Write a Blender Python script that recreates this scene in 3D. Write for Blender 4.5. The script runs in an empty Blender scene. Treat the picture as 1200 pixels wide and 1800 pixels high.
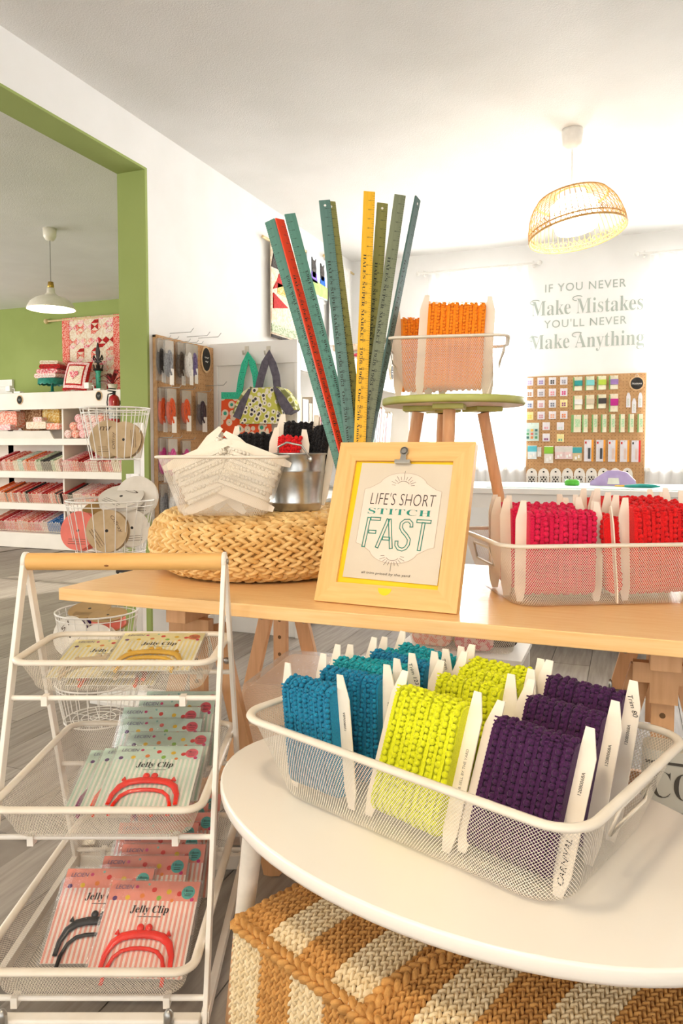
import bpy, math, random
import numpy as np
from math import sin, cos, pi, radians, sqrt, hypot, atan2
from mathutils import Matrix, Vector
random.seed(7)
S = bpy.context.scene
COL = S.collection

# ------------------------------------------------------------------ camera
FPX, CX, CY = 1300.0, 600.0, 860.0
YAW, PITCH, HC = radians(21.4), radians(3.0), 1.08
_F = np.array([-sin(YAW)*cos(PITCH), cos(YAW)*cos(PITCH), -sin(PITCH)])
_R = np.array([cos(YAW), sin(YAW), 0.0])
_U = np.cross(_R, _F)
_C = np.array([0, 0, HC])
cam = bpy.data.cameras.new('camera')
cam_ob = bpy.data.objects.new('camera', cam)
COL.objects.link(cam_ob)
cam.sensor_fit = 'VERTICAL'
cam.sensor_height = 36.0
cam.lens = FPX/1800*36
cam.shift_y = (CY-900)/1800
cam.clip_start = 0.05
cam_ob.location = (0, 0, HC)
cam_ob.rotation_euler = (radians(90)-PITCH, 0, YAW)
S.camera = cam_ob

# ------------------------------------------------------------------ light and exposure
S.view_settings.view_transform = 'Standard'
S.view_settings.look = 'None'
S.view_settings.gamma = 1.0
S.view_settings.use_curve_mapping = False
S.view_settings.exposure = 0.25
W = bpy.data.worlds.new('sky')
S.world = W
W.use_nodes = True
_bg = W.node_tree.nodes['Background']
_bg.inputs[0].default_value = (1.0, 0.995, 0.985, 1)
_bg.inputs[1].default_value = 1.6

def lamp(name, kind, loc, energy, color=(1, 1, 1), size=1.0, size_y=None, rot=(0, 0, 0)):
    d = bpy.data.lights.new(name, kind)
    d.energy = energy
    d.color = color
    if kind == 'AREA':
        d.size = size
        if size_y:
            d.shape = 'RECTANGLE'
            d.size_y = size_y
    elif kind == 'SUN':
        d.angle = size
    else:
        d.shadow_soft_size = size
    o = bpy.data.objects.new(name, d)
    o.location = loc
    o.rotation_euler = rot
    COL.objects.link(o)
    return o

# the low sun behind the far windows throws bright patches towards the camera
SUN_DIR = Vector((-0.42, -0.80, -0.62))
sun = lamp('sun', 'SUN', (2, 9, 5), 5.0, (1.0, 0.93, 0.82), radians(1.0))
sun.rotation_euler = SUN_DIR.to_track_quat('-Z', 'Y').to_euler()
# daylight pouring in through the two far windows, then two added unseen area fills
lamp('daylight_far_window', 'AREA', (-1.2, 6.45, 1.75), 112, (1.0, 0.985, 0.96), 0.8, 1.4, (radians(-90), 0, 0))
lamp('daylight_side_window', 'AREA', (0.75, 6.45, 1.75), 155, (1.0, 0.985, 0.96), 1.2, 1.4, (radians(-90), 0, 0))
lamp('fill_shop_front', 'AREA', (-1.2, -3.1, 1.5), 26, (1.0, 0.96, 0.91), 6.0, 2.0, (radians(90), 0, 0))  # added fill at an unseen, invented shop front behind the camera
lamp('fill_green_room', 'AREA', (-8.9, 1.5, 1.5), 185, (1.0, 0.98, 0.93), 7.0, 1.9, (radians(90), 0, radians(-90)))  # added area fill from out of view, brightens the green room
WARM = (1.0, 0.84, 0.62)

# ------------------------------------------------------------------ pixel helpers (frame 1200 x 1800)
def ray(u, v): return _F+_R*(u-CX)/FPX-_U*(v-CY)/FPX
def atZ(u, v, z):
    d = ray(u, v); return Vector(_C+d*(z-HC)/d[2])
def atY(u, v, y):
    d = ray(u, v); return Vector(_C+d*y/d[1])
def atX(u, v, x):
    d = ray(u, v); return Vector(_C+d*x/d[0])
def atD(u, v, t): return Vector(_C+ray(u, v)*t)

# ------------------------------------------------------------------ materials
def lin(h):
    if isinstance(h, str):
        h = h.lstrip('#'); h = [int(h[i:i+2], 16)/255 for i in (0, 2, 4)]
    return tuple(((c/12.92) if c <= 0.04045 else ((c+0.055)/1.055)**2.4) for c in h)+(1,)
MATS = {}
def mat(name, col='#ffffff', rough=0.6, metal=0.0, col2=None, scale=20, detail=3, stretch=None, bump=0.0, bscale=None,
        sheen=0.0, trans=0.0, alpha=1.0, emit=0.0, kind='noise', contrast=(0.35, 0.65), coat=0.0, sub=0.0, ior=1.45, spec=0.5):
    """one procedural material: a principled surface whose colour and relief come from a noise, wave, voronoi or brick node"""
    if name in MATS: return MATS[name]
    m = bpy.data.materials.new(name); m.use_nodes = True
    nt = m.node_tree; N = nt.nodes; L = nt.links
    b = N['Principled BSDF']
    b.inputs['Roughness'].default_value = rough
    b.inputs['Metallic'].default_value = metal
    b.inputs['IOR'].default_value = ior
    b.inputs['Specular IOR Level'].default_value = spec
    b.inputs['Alpha'].default_value = alpha
    b.inputs['Transmission Weight'].default_value = trans
    b.inputs['Coat Weight'].default_value = coat
    if sub:
        b.inputs['Subsurface Weight'].default_value = sub
        b.inputs['Subsurface Radius'].default_value = (0.01, 0.008, 0.006)
    if sheen:
        b.inputs['Sheen Weight'].default_value = sheen
        b.inputs['Sheen Roughness'].default_value = 0.4
    c1 = lin(col); c2 = lin(col2) if col2 else tuple(min(1, x*0.86) for x in c1[:3])+(1,)
    tc = N.new('ShaderNodeTexCoord'); mp = N.new('ShaderNodeMapping')
    L.new(tc.outputs['Object'], mp.inputs['Vector'])
    if stretch: mp.inputs['Scale'].default_value = stretch
    if kind == 'wave':
        t = N.new('ShaderNodeTexWave'); t.inputs['Scale'].default_value = scale; t.inputs['Distortion'].default_value = detail
        t.inputs['Detail'].default_value = 2
        out = t.outputs['Fac']
    elif kind == 'voronoi':
        t = N.new('ShaderNodeTexVoronoi'); t.inputs['Scale'].default_value = scale
        out = t.outputs['Distance']
    elif kind == 'checker':
        t = N.new('ShaderNodeTexChecker'); t.inputs['Scale'].default_value = scale
        out = t.outputs['Fac']
    else:
        t = N.new('ShaderNodeTexNoise'); t.inputs['Scale'].default_value = scale; t.inputs['Detail'].default_value = detail
        out = t.outputs['Fac']
    L.new(mp.outputs['Vector'], t.inputs['Vector'])
    r = N.new('ShaderNodeValToRGB')
    r.color_ramp.elements[0].position = contrast[0]; r.color_ramp.elements[0].color = c2
    r.color_ramp.elements[1].position = contrast[1]; r.color_ramp.elements[1].color = c1
    L.new(out, r.inputs['Fac']); L.new(r.outputs['Color'], b.inputs['Base Color'])
    if emit:
        L.new(r.outputs['Color'], b.inputs['Emission Color']); b.inputs['Emission Strength'].default_value = emit
    if bump:
        bp = N.new('ShaderNodeBump'); bp.inputs['Strength'].default_value = bump; bp.inputs['Distance'].default_value = 0.004
        if bscale:
            t2 = N.new('ShaderNodeTexNoise'); t2.inputs['Scale'].default_value = bscale; t2.inputs['Detail'].default_value = 3
            L.new(mp.outputs['Vector'], t2.inputs['Vector']); out = t2.outputs['Fac']
        L.new(out, bp.inputs['Height']); L.new(bp.outputs['Normal'], b.inputs['Normal'])
    MATS[name] = m
    return m
def sheer(name, col, amount, rough=0.7):
    """thin cloth: part transparent, part translucent"""
    if name in MATS: return MATS[name]
    m = bpy.data.materials.new(name); m.use_nodes = True
    nt = m.node_tree; N = nt.nodes; L = nt.links
    out = N['Material Output']; N.remove(N['Principled BSDF'])
    d = N.new('ShaderNodeBsdfDiffuse'); t = N.new('ShaderNodeBsdfTranslucent'); p = N.new('ShaderNodeBsdfTransparent')
    n = N.new('ShaderNodeTexNoise'); n.inputs['Scale'].default_value = 300
    r = N.new('ShaderNodeValToRGB'); r.color_ramp.elements[0].color = tuple(x*0.9 for x in lin(col)[:3])+(1,); r.color_ramp.elements[1].color = lin(col)
    L.new(n.outputs['Fac'], r.inputs['Fac']); L.new(r.outputs['Color'], d.inputs['Color']); L.new(r.outputs['Color'], t.inputs['Color'])
    a = N.new('ShaderNodeMixShader'); a.inputs[0].default_value = 0.6; L.new(d.outputs[0], a.inputs[1]); L.new(t.outputs[0], a.inputs[2])
    c = N.new('ShaderNodeMixShader'); c.inputs[0].default_value = amount; L.new(a.outputs[0], c.inputs[1]); L.new(p.outputs[0], c.inputs[2])
    L.new(c.outputs[0], out.inputs['Surface'])
    MATS[name] = m
    return m
def film(name, amount=0.12, tint='#ffffff', rough=0.15):
    """clear plastic film: mostly transparent, with a glossy skin and a little milkiness; wrinkled"""
    if name in MATS: return MATS[name]
    m = bpy.data.materials.new(name); m.use_nodes = True
    nt = m.node_tree; N = nt.nodes; L = nt.links
    out = N['Material Output']; N.remove(N['Principled BSDF'])
    g = N.new('ShaderNodeBsdfGlossy'); g.inputs['Roughness'].default_value = rough
    d = N.new('ShaderNodeBsdfDiffuse'); d.inputs['Color'].default_value = lin(tint)
    p = N.new('ShaderNodeBsdfTransparent'); f = N.new('ShaderNodeFresnel'); f.inputs['IOR'].default_value = 1.22
    n = N.new('ShaderNodeTexNoise'); n.inputs['Scale'].default_value = 45; n.inputs['Detail'].default_value = 4
    bp = N.new('ShaderNodeBump'); bp.inputs['Strength'].default_value = 0.6; bp.inputs['Distance'].default_value = 0.01
    L.new(n.outputs['Fac'], bp.inputs['Height']); L.new(bp.outputs[0], g.inputs['Normal']); L.new(bp.outputs[0], f.inputs['Normal'])
    a = N.new('ShaderNodeMixShader'); a.inputs[0].default_value = amount; L.new(p.outputs[0], a.inputs[1]); L.new(d.outputs[0], a.inputs[2])
    k = N.new('ShaderNodeMath'); k.operation = 'MULTIPLY'; k.inputs[1].default_value = 0.5; L.new(f.outputs[0], k.inputs[0])
    c = N.new('ShaderNodeMixShader'); L.new(k.outputs[0], c.inputs[0]); L.new(a.outputs[0], c.inputs[1]); L.new(g.outputs[0], c.inputs[2])
    L.new(c.outputs[0], out.inputs['Surface'])
    MATS[name] = m
    return m

_ONES = 'first second third fourth fifth sixth seventh eighth ninth tenth eleventh twelfth thirteenth fourteenth fifteenth sixteenth seventeenth eighteenth nineteenth'.split()
_TENS = {2: 'twent', 3: 'thirt', 4: 'fort', 5: 'fift', 6: 'sixt', 7: 'sevent'}
def nth(n):
    if n < 20: return _ONES[n-1]
    t, o = divmod(n, 10)
    return _TENS[t]+('ieth' if o == 0 else 'y-'+_ONES[o-1])
# ------------------------------------------------------------------ mesh collector
class MB:
    def __init__(s): s.v = []; s.f = []; s.m = []; s.s = []
    def add(s, V, Fc, mi=0, smooth=False, M=None):
        o = len(s.v)
        if M is not None: V = [M @ Vector(p) for p in V]
        s.v += [tuple(p) for p in V]
        for f in Fc:
            s.f.append(tuple(o+i for i in f)); s.m.append(mi); s.s.append(smooth)
        return s
    def box(s, lo, hi, mi=0, M=None):
        x0, y0, z0 = lo; x1, y1, z1 = hi
        V = [(x0, y0, z0), (x1, y0, z0), (x1, y1, z0), (x0, y1, z0), (x0, y0, z1), (x1, y0, z1), (x1, y1, z1), (x0, y1, z1)]
        return s.add(V, [(0, 3, 2, 1), (4, 5, 6, 7), (0, 1, 5, 4), (1, 2, 6, 5), (2, 3, 7, 6), (3, 0, 4, 7)], mi, False, M)
    def cbox(s, c, size, mi=0, M=None):
        return s.box([c[i]-size[i]/2 for i in range(3)], [c[i]+size[i]/2 for i in range(3)], mi, M)
    def bar(s, a, b, w, d, mi=0, up=(0, 0, 1)):
        """square bar from a to b: w across, d along the up hint"""
        a = Vector(a); b = Vector(b); t = (b-a).normalized(); u = Vector(up)
        x = t.cross(u)
        if x.length < 1e-4: x = t.cross(Vector((1, 0, 0)))
        x.normalize(); y = x.cross(t)
        V = [p+x*(i*w/2)+y*(j*d/2) for p in (a, b) for i, j in ((-1, -1), (1, -1), (1, 1), (-1, 1))]
        return s.add(V, [(3, 2, 1, 0), (4, 5, 6, 7), (0, 1, 5, 4), (1, 2, 6, 5), (2, 3, 7, 6), (3, 0, 4, 7)], mi)
    def tube(s, P, r, n=8, closed=False, mi=0, caps=True, flat=1.0, M=None):
        P = [Vector(p) for p in P]; k = len(P); R = r if isinstance(r, (list, tuple)) else [r]*k
        V = []; ref = None
        for i, p in enumerate(P):
            a = P[(i-1) % k] if (closed or i > 0) else p; b = P[(i+1) % k] if (closed or i < k-1) else p
            t = (b-a)
            t = t.normalized() if t.length > 1e-9 else Vector((0, 0, 1))
            if ref is None:
                ref = Vector((0, 0, 1)) if abs(t.z) < 0.9 else Vector((1, 0, 0))
            x = ref-t*ref.dot(t)
            if x.length < 1e-5: x = t.orthogonal()
            x.normalize(); y = t.cross(x); ref = x
            for j in range(n):
                q = 2*pi*j/n; V.append(p+x*(R[i]*cos(q))+y*(R[i]*flat*sin(q)))
        Fc = []
        for i in range(k if closed else k-1):
            for j in range(n):
                Fc.append((i*n+j, i*n+(j+1) % n, ((i+1) % k)*n+(j+1) % n, ((i+1) % k)*n+j))
        s.add(V, Fc, mi, True, M)
        if caps and not closed:
            s.add(V[:n], [tuple(range(n-1, -1, -1))], mi, False, M); s.add(V[-n:], [tuple(range(n))], mi, False, M)
        return s
    def lathe(s, prof, n=32, mi=0, smooth=True, M=None, caps=False, close=False):
        V = []; k = len(prof)
        for r, z in prof:
            for j in range(n): V.append((r*cos(2*pi*j/n), r*sin(2*pi*j/n), z))
        Fc = []
        for i in range(k if close else k-1):
            for j in range(n): Fc.append((i*n+j, i*n+(j+1) % n, ((i+1) % k)*n+(j+1) % n, ((i+1) % k)*n+j))
        if caps:
            Fc.append(tuple(range(n-1, -1, -1))); Fc.append(tuple((k-1)*n+j for j in range(n)))
        return s.add(V, Fc, mi, smooth, M)
    def prism(s, poly, h0, h1, axis='z', mi=0, M=None, smooth=False):
        """polygon (counter-clockwise) pulled from h0 to h1 along axis; for y the polygon is (x, z), for x it is (y, z)"""
        def q(p, h):
            return (p[0], p[1], h) if axis == 'z' else ((p[0], h, p[1]) if axis == 'y' else (h, p[0], p[1]))
        n = len(poly); V = [q(p, h0) for p in poly]+[q(p, h1) for p in poly]
        s.add(V, [tuple(range(n-1, -1, -1)), tuple(range(n, 2*n))], mi, False, M)
        return s.add(V, [(i, (i+1) % n, n+(i+1) % n, n+i) for i in range(n)], mi, smooth, M)
    def ball(s, c, r, n=8, m=6, mi=0, sq=(1, 1, 1), M=None):
        V = [(c[0], c[1], c[2]-r*sq[2])]
        for i in range(1, m):
            a = -pi/2+pi*i/m
            for j in range(n):
                V.append((c[0]+r*sq[0]*cos(a)*cos(2*pi*j/n), c[1]+r*sq[1]*cos(a)*sin(2*pi*j/n), c[2]+r*sq[2]*sin(a)))
        V.append((c[0], c[1], c[2]+r*sq[2])); t = len(V)-1
        Fc = [(0, 1+(j+1) % n, 1+j) for j in range(n)]
        for i in range(m-2):
            for j in range(n): Fc.append((1+i*n+j, 1+i*n+(j+1) % n, 1+(i+1)*n+(j+1) % n, 1+(i+1)*n+j))
        Fc += [(t, 1+(m-2)*n+j, 1+(m-2)*n+(j+1) % n) for j in range(n)]
        return s.add(V, Fc, mi, True, M)
    def mesh(s, name, mats):
        me = bpy.data.meshes.new(name)
        me.from_pydata(s.v, [], s.f)
        for m in (mats if isinstance(mats, (list, tuple)) else [mats]): me.materials.append(m)
        me.polygons.foreach_set('material_index', s.m); me.polygons.foreach_set('use_smooth', s.s)
        me.update()
        return me
    def build(s, name, mats, parent=None, loc=None, rot=None, bevel=0, seg=2):
        return link(name, s.mesh(name, mats), parent, loc, rot, bevel, seg)
def link(name, me, parent=None, loc=None, rot=None, bevel=0, seg=2):
    o = bpy.data.objects.new(name, me); COL.objects.link(o)
    if parent is not None: o.parent = parent
    if loc is not None: o.location = loc
    if rot is not None: o.rotation_euler = rot
    if bevel:
        b = o.modifiers.new('edge', 'BEVEL'); b.width = bevel; b.segments = seg; b.limit_method = 'ANGLE'; b.angle_limit = radians(40)
    return o
def tag(o, label, cat, group=None, kind=None):
    o['label'] = label
    if cat: o['category'] = cat
    if group: o['group'] = group
    if kind: o['kind'] = kind
    return o
def thing(name, label, cat, loc=(0, 0, 0), rotz=0.0, group=None, rot=None):
    o = bpy.data.objects.new(name, None); COL.objects.link(o)
    o.empty_display_size = 0.05
    o.location = loc; o.rotation_euler = rot if rot is not None else (0, 0, rotz)
    return tag(o, label, cat, group)
def struct(o, label=None):
    o['kind'] = 'structure'
    if label: o['label'] = label
    return o
def copy_thing(src, label, loc=None, rotz=None, group=None, rot=None):
    c = src.copy(); COL.objects.link(c); c['label'] = label
    if group: c['group'] = group
    if loc is not None: c.location = loc
    if rot is not None: c.rotation_euler = rot
    elif rotz is not None: c.rotation_euler = (0, 0, rotz)
    for ch in src.children:
        d = ch.copy(); COL.objects.link(d); d.parent = c
        for g in ch.children:
            e = g.copy(); COL.objects.link(e); e.parent = d
    return c

# ------------------------------------------------------------------ lettering (built-in font, flat meshes)
_tx = {}
def serif(t):
    o = ''
    for c in t:
        if 'A' <= c <= 'Z': o += chr(0x1D400+ord(c)-65)
        elif 'a' <= c <= 'z': o += chr(0x1D41A+ord(c)-97)
        elif '0' <= c <= '9': o += chr(0x1D7CE+ord(c)-48)
        else: o += c
    return o
def glyphs(body, offset=0.0, shear=0.0, spacing=1.0, res=3):
    k = (body, offset, shear, spacing, res)
    if k not in _tx:
        c = bpy.data.curves.new('t', 'FONT'); c.body = body; c.size = 1; c.offset = offset; c.shear = shear; c.space_character = spacing
        c.resolution_u = res
        o = bpy.data.objects.new('t', c); me = bpy.data.meshes.new_from_object(o)
        V = [(v.co.x, v.co.y) for v in me.vertices]; Fc = [tuple(p.vertices) for p in me.polygons]
        bpy.data.objects.remove(o); bpy.data.curves.remove(c); bpy.data.meshes.remove(me)
        _tx[k] = (V, Fc)
    return _tx[k]
def letter(mb, body, M, w=None, h=None, mi=0, align='c', offset=0.0, shear=0.0, spacing=1.0, res=3):
    """lettering in the local xy plane of M, scaled to width w and/or height h, centred on the origin"""
    V, Fc = glyphs(body, offset, shear, spacing, res)
    if not V: return
    x0 = min(p[0] for p in V); x1 = max(p[0] for p in V); y0 = min(p[1] for p in V); y1 = max(p[1] for p in V)
    sx = w/(x1-x0) if w else None; sy = h/(y1-y0) if h else None
    sx = sx or sy; sy = sy or sx
    cx = {'c': (x0+x1)/2, 'l': x0, 'r': x1}[align]
    mb.add([((p[0]-cx)*sx, (p[1]-(y0+y1)/2)*sy, 0) for p in V], Fc, mi, False, M)
def plane_M(o, x, y):
    """matrix whose xy plane is spanned by x and y at o"""
    x = Vector(x).normalized(); y = Vector(y); y = (y-x*y.dot(x)).normalized(); z = x.cross(y)
    m = Matrix((x, y, z)).transposed().to_4x4(); m.translation = Vector(o)
    return m
FRONT = plane_M((0, 0, 0), (1, 0, 0), (0, 0, 1))   # xy plane -> xz plane seen from -y
def fr(x, y, z): 
    m = FRONT.copy(); m.translation = (x, y, z); return m

def rrect(a, b, r, n=6):
    """rounded rectangle outline of half sizes a, b"""
    P = []
    for cx, cy, q in ((a-r, b-r, 0), (-a+r, b-r, 1), (-a+r, -b+r, 2), (a-r, -b+r, 3)):
        for i in range(n+1):
            t = (q+i/n)*pi/2; P.append((cx+r*cos(t), cy+r*sin(t)))
    return P
# ------------------------------------------------------------------ the shell of the shop
CEIL, XL, YB, YG = 2.74, -2.33, 6.2, 6.75        # ceiling, left wall, far wall, green wall of the next room
XLO = XL-0.17
M_wall = mat('wall_paint', '#f1f0ee', 0.85, col2='#ecebe8', scale=3, bump=0.05, bscale=250)
M_green = mat('green_paint', '#9aa860', 0.8, col2='#92a058', scale=2, bump=0.05, bscale=250)
M_ceil = mat('ceiling_paint', '#e4e2df', 0.9, col2='#dcdad6', scale=2, bump=0.55, bscale=160)
M_white = mat('white_lacquer', '#f4f1ec', 0.45, col2='#eeeae3', scale=4)
M_trim = mat('white_trim', '#f3f0ea', 0.5, col2='#ece8e0', scale=5)

def plank_material():
    m = bpy.data.materials.new('floor_planks'); m.use_nodes = True
    nt = m.node_tree; N = nt.nodes; L = nt.links; b = N['Principled BSDF']
    tc = N.new('ShaderNodeTexCoord'); mp = N.new('ShaderNodeMapping'); mp.inputs['Scale'].default_value = (26, 1.6, 1)
    oi = N.new('ShaderNodeObjectInfo'); ad = N.new('ShaderNodeVectorMath')
    L.new(tc.outputs['Object'], ad.inputs[0]); L.new(oi.outputs['Location'], ad.inputs[1]); L.new(ad.outputs[0], mp.inputs['Vector'])
    n = N.new('ShaderNodeTexNoise'); n.inputs['Scale'].default_value = 2.2; n.inputs['Detail'].default_value = 6
    L.new(mp.outputs[0], n.inputs['Vector'])
    mx = N.new('ShaderNodeMath'); mx.operation = 'MULTIPLY_ADD'; mx.inputs[1].default_value = 0.28; L.new(oi.outputs['Random'], mx.inputs[0]); L.new(n.outputs['Fac'], mx.inputs[2])
    r = N.new('ShaderNodeValToRGB'); e = r.color_ramp.elements
    e[0].position = 0.36; e[0].color = lin('#7f756c'); e[1].position = 0.86; e[1].color = lin('#a59c92')
    L.new(mx.outputs[0], r.inputs['Fac']); L.new(r.outputs[0], b.inputs['Base Color'])
    b.inputs['Roughness'].default_value = 0.5; b.inputs['Specular IOR Level'].default_value = 0.3
    bp = N.new('ShaderNodeBump'); bp.inputs['Strength'].default_value = 0.15; L.new(n.outputs['Fac'], bp.inputs['Height']); L.new(bp.outputs[0], b.inputs['Normal'])
    return m
M_plank = plank_material()
floor = struct(MB().box((-9, -3.2, -0.1), (3.2, 7.0, -0.006)).build('floor', mat('floor_base', '#8d837a', 0.5, col2='#6f665e', scale=6)))
pm = MB().box((-0.0935, -0.698, -0.0055), (0.0935, 0.698, 0.0)).mesh('plank', M_plank)
for i in range(46):
    for j in range(-1, 5):
        y = 0.35+j*1.4+(i*0.53 % 1.4); x = -7.3+i*0.19
        u = (x*cos(YAW)+y*sin(YAW)); w = (-x*sin(YAW)+y*cos(YAW))
        if w < 0.4 or abs(u/w) > 0.8 or y > 6.8-0.7 or (x > 1.5): continue
        link('plank', pm, floor, (x, y, 0))
struct(MB().box((-9, -3.2, CEIL), (3.2, 7.0, CEIL+0.1)).build('ceiling', M_ceil))

def wall(name, axis, c0, c1, a0, a1, z0, z1, holes, m):
    """upright wall between c0 and c1 along its normal, from a0 to a1 along its run, with rectangular holes"""
    mb = MB()
    def bx(p, q, r, t):
        if q-p < 1e-4 or t-r < 1e-4: return
        if axis == 'y': mb.box((p, c0, r), (q, c1, t))
        else: mb.box((c0, p, r), (c1, q, t))
    x = a0
    for h0, h1, hz0, hz1 in sorted(holes):
        bx(x, h0, z0, z1); bx(h0, h1, z0, hz0); bx(h0, h1, hz1, z1); x = h1
    bx(x, a1, z0, z1)
    return struct(mb.build(name, m))
WIN = [(-1.62, -0.84, 0.95, 2.38), (0.12, 1.55, 0.95, 2.38)]
wall('wall_back', 'y', YB, YB+0.18, XLO, 3.2, 0, CEIL, WIN, M_wall)
wall('wall_left', 'x', XLO+0.004, XL, 3.223, YB, 0, CEIL, [], M_wall)
struct(MB().box((XLO+0.004, -3.2, 2.517), (XL, 3.223, CEIL)).build('wall_left_lintel', M_wall))
# green casing of the wide opening: jamb and soffit lining, and the green paint on the far room's side of the wall
struct(MB().box((XLO, 3.205, 0), (XL+0.002, 3.223, 2.517)).box((XLO, 3.223, 0), (XLO+0.004, YG, CEIL)).build('trim_1', M_green))
struct(MB().box((XLO, -3.2, 2.505), (XL+0.002, 3.205, 2.517)).box((XLO, -3.2, 2.517), (XLO+0.004, 3.223, CEIL)).build('trim_2', M_green))
G3 = (-3.95, -2.75, 0.95, 2.3)
wall('wall_green', 'y', YG, YG+0.18, -9, XLO, 0, CEIL, [G3], M_green)
wall('wall_far_left', 'x', -9.1, -9, -3.2, YG+0.18, 0, CEIL, [(-2.5, 5.5, 0.4, 2.45)], M_green)
wall('wall_right', 'x', 3.2, 3.3, -3.2, YB+0.18, 0, CEIL, [(-2.6, 0.2, 0.3, 2.5)], M_wall)
wall('wall_front', 'y', -3.3, -3.2, -9.1, 3.3, 0, CEIL, [(-8.5, -5.2, 0.3, 2.5), (-4.8, -1.0, 0.3, 2.5), (-0.6, 2.9, 0.3, 2.5)], M_wall)  # unseen openings added to let sky light in behind the camera
M_glass = film('window_glass', 0.02, '#ffffff', 0.02)
def window(n, x0, x1, z0, z1, y):
    w = bpy.data.objects.new('window_%d' % n, None); COL.objects.link(w); struct(w, 'tall window with white frame behind sheer curtain')
    f = MB()
    for a, b in (((x0, z0), (x1, z0+0.05)), ((x0, z1-0.05), (x1, z1)), ((x0, z0), (x0+0.05, z1)), ((x1-0.05, z0), (x1, z1))):
        f.box((a[0], y+0.07, a[1]), (b[0], y+0.12, b[1]))
    f.build('window_frame', M_trim, w)
    zm = (z0+z1)/2
    MB().box((x0+0.05, y+0.08, zm-0.02), (x1-0.05, y+0.11, zm+0.02)).build('muntin', M_trim, w)
    for a, b in ((z0+0.05, zm-0.02), (zm+0.02, z1-0.05)):
        MB().box((x0+0.05, y+0.092, a), (x1-0.05, y+0.096, b)).build('pane', M_glass, w)
    MB().box((x0-0.03, y-0.05, z0-0.03), (x1+0.03, y+0.07, z0)).build('window_sill', M_trim, w)
for i, (a, b, c, d) in enumerate(WIN): window(i+1, a, b, c, d, YB)
window(3, *G3, YG)
struct(MB().box((XL, 3.24, 0), (XL+0.014, 3.84, 0.1)).build('baseboard_left', M_trim))
struct(MB().box((-1.6, YB-0.014, 0), (3.2, YB, 0.1)).build('baseboard_back', M_trim))

# sheer curtains on thin rods
M_sheer = sheer('sheer_curtain', '#ffffff', 0.35)
M_rod = mat('curtain_rod', '#e9e7e2', 0.35, col2='#dcdad4', scale=8)
def curtain(x0, x1, label):
    mb = MB(); n = int((x1-x0)/0.012); V = []
    for i in range(n+1):
        x = x0+(x1-x0)*i/n; w = 0.018*sin(i*0.95)+0.01*sin(i*0.37+1)
        for z in (0.82, 1.6, 2.56): V.append((x, YB-0.07+w*(1 if z < 2 else 0.6), z))
    Fc = []
    for i in range(n):
        for k in range(2): Fc.append((i*3+k, (i+1)*3+k, (i+1)*3+k+1, i*3+k+1))
    mb.add(V, Fc, 0, True)
    tag(mb.build('sheer_curtain', M_sheer), label, 'curtain', 'sheer curtains at the far windows')
def rod(x0, x1, label):
    t = thing('curtain_rod', label, 'curtain rod', (0, YB-0.07, 2.572), group='curtain rods over the far windows')
    MB().tube([(x0-0.08, 0, 0), (x1+0.08, 0, 0)], 0.008, 8).build('pole', M_rod, t)
    for x in (x0-0.09, x1+0.09): MB().ball((x, 0, 0), 0.02, 8, 6).build('finial', M_rod, t)
    for x in (x0-0.04, x1+0.04): MB().box((x-0.006, 0, -0.02), (x+0.006, 0.07, 0.02)).build('bracket', M_rod, t)
curtain(-1.62, -0.80, 'white sheer curtain behind the stool with the orange basket')
curtain(0.10, 1.65, 'white sheer curtain beside the pegboard of notions')
rod(-1.62, -0.80, 'thin white rod carrying the curtain behind the orange basket')
rod(0.10, 1.65, 'thin white rod carrying the curtain beside the wall lettering')

# ------------------------------------------------------------------ lettering on the far wall
M_vinyl = mat('grey_vinyl', '#b0b8b1', 0.6, col2='#a9b2aa', scale=30)
t = thing('wall_quote', 'grey vinyl wall lettering about never making mistakes above the pegboard', 'lettering', atY(1030, 555, YB-0.004))
def wl(body, u0, u1, v, hpx, off=0.0, sp=1.0):
    a = atY(u0, v, YB-0.003); b = atY(u1, v, YB-0.003); h = hpx/FPX*5.9
    V, _ = glyphs(body, off, 0.0, sp, 4); x0 = min(p[0] for p in V); x1 = max(p[0] for p in V); y0 = min(p[1] for p in V); y1 = max(p[1] for p in V)
    sx = (b.x-a.x)/(x1-x0); sy = h/(y1-y0); ws = body.split(' ')
    for i, wd in enumerate(ws):       # every word is a part of its own
        e1 = max(p[0] for p in glyphs(' '.join(ws[:i+1]), off, 0.0, sp, 4)[0]); Vw, Fw = glyphs(wd, off, 0.0, sp, 4); wx = max(p[0] for p in Vw)
        m = MB(); m.add([(a.x+(p[0]-wx+e1-x0)*sx-t.location.x, a.y-t.location.y, (a.z+b.z)/2+(p[1]-(y0+y1)/2)*sy-t.location.z) for p in Vw], Fw)
        m.build('lettering', M_vinyl, t)
wl('IF YOU NEVER', 958, 1100, 502, 14, 0.006, 1.15)
wl(serif('Make Mistakes'), 934, 1130, 537, 26, -0.008)
wl("YOU'LL NEVER", 956, 1101, 566, 14, 0.006, 1.15)
wl(serif('Make Anything'), 930, 1132, 601, 33, -0.008)
sw = MB()
for u, v in ((939, 533), (1014, 525), (936, 597), (1013, 589)):   # swash curls on the capitals
    c = atY(u, v, YB-0.003)
    sw = MB(); sw.tube([(c.x+0.05*cos(a)*(1-a/9), c.y, c.z+0.028*sin(a)*(1-a/9)) for a in np.linspace(0.6, 4.6, 14)], 0.0035, 5)
    o = sw.build('swash', M_vinyl); o.parent = t; o.matrix_parent_inverse = Matrix.Translation(-t.location)

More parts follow.
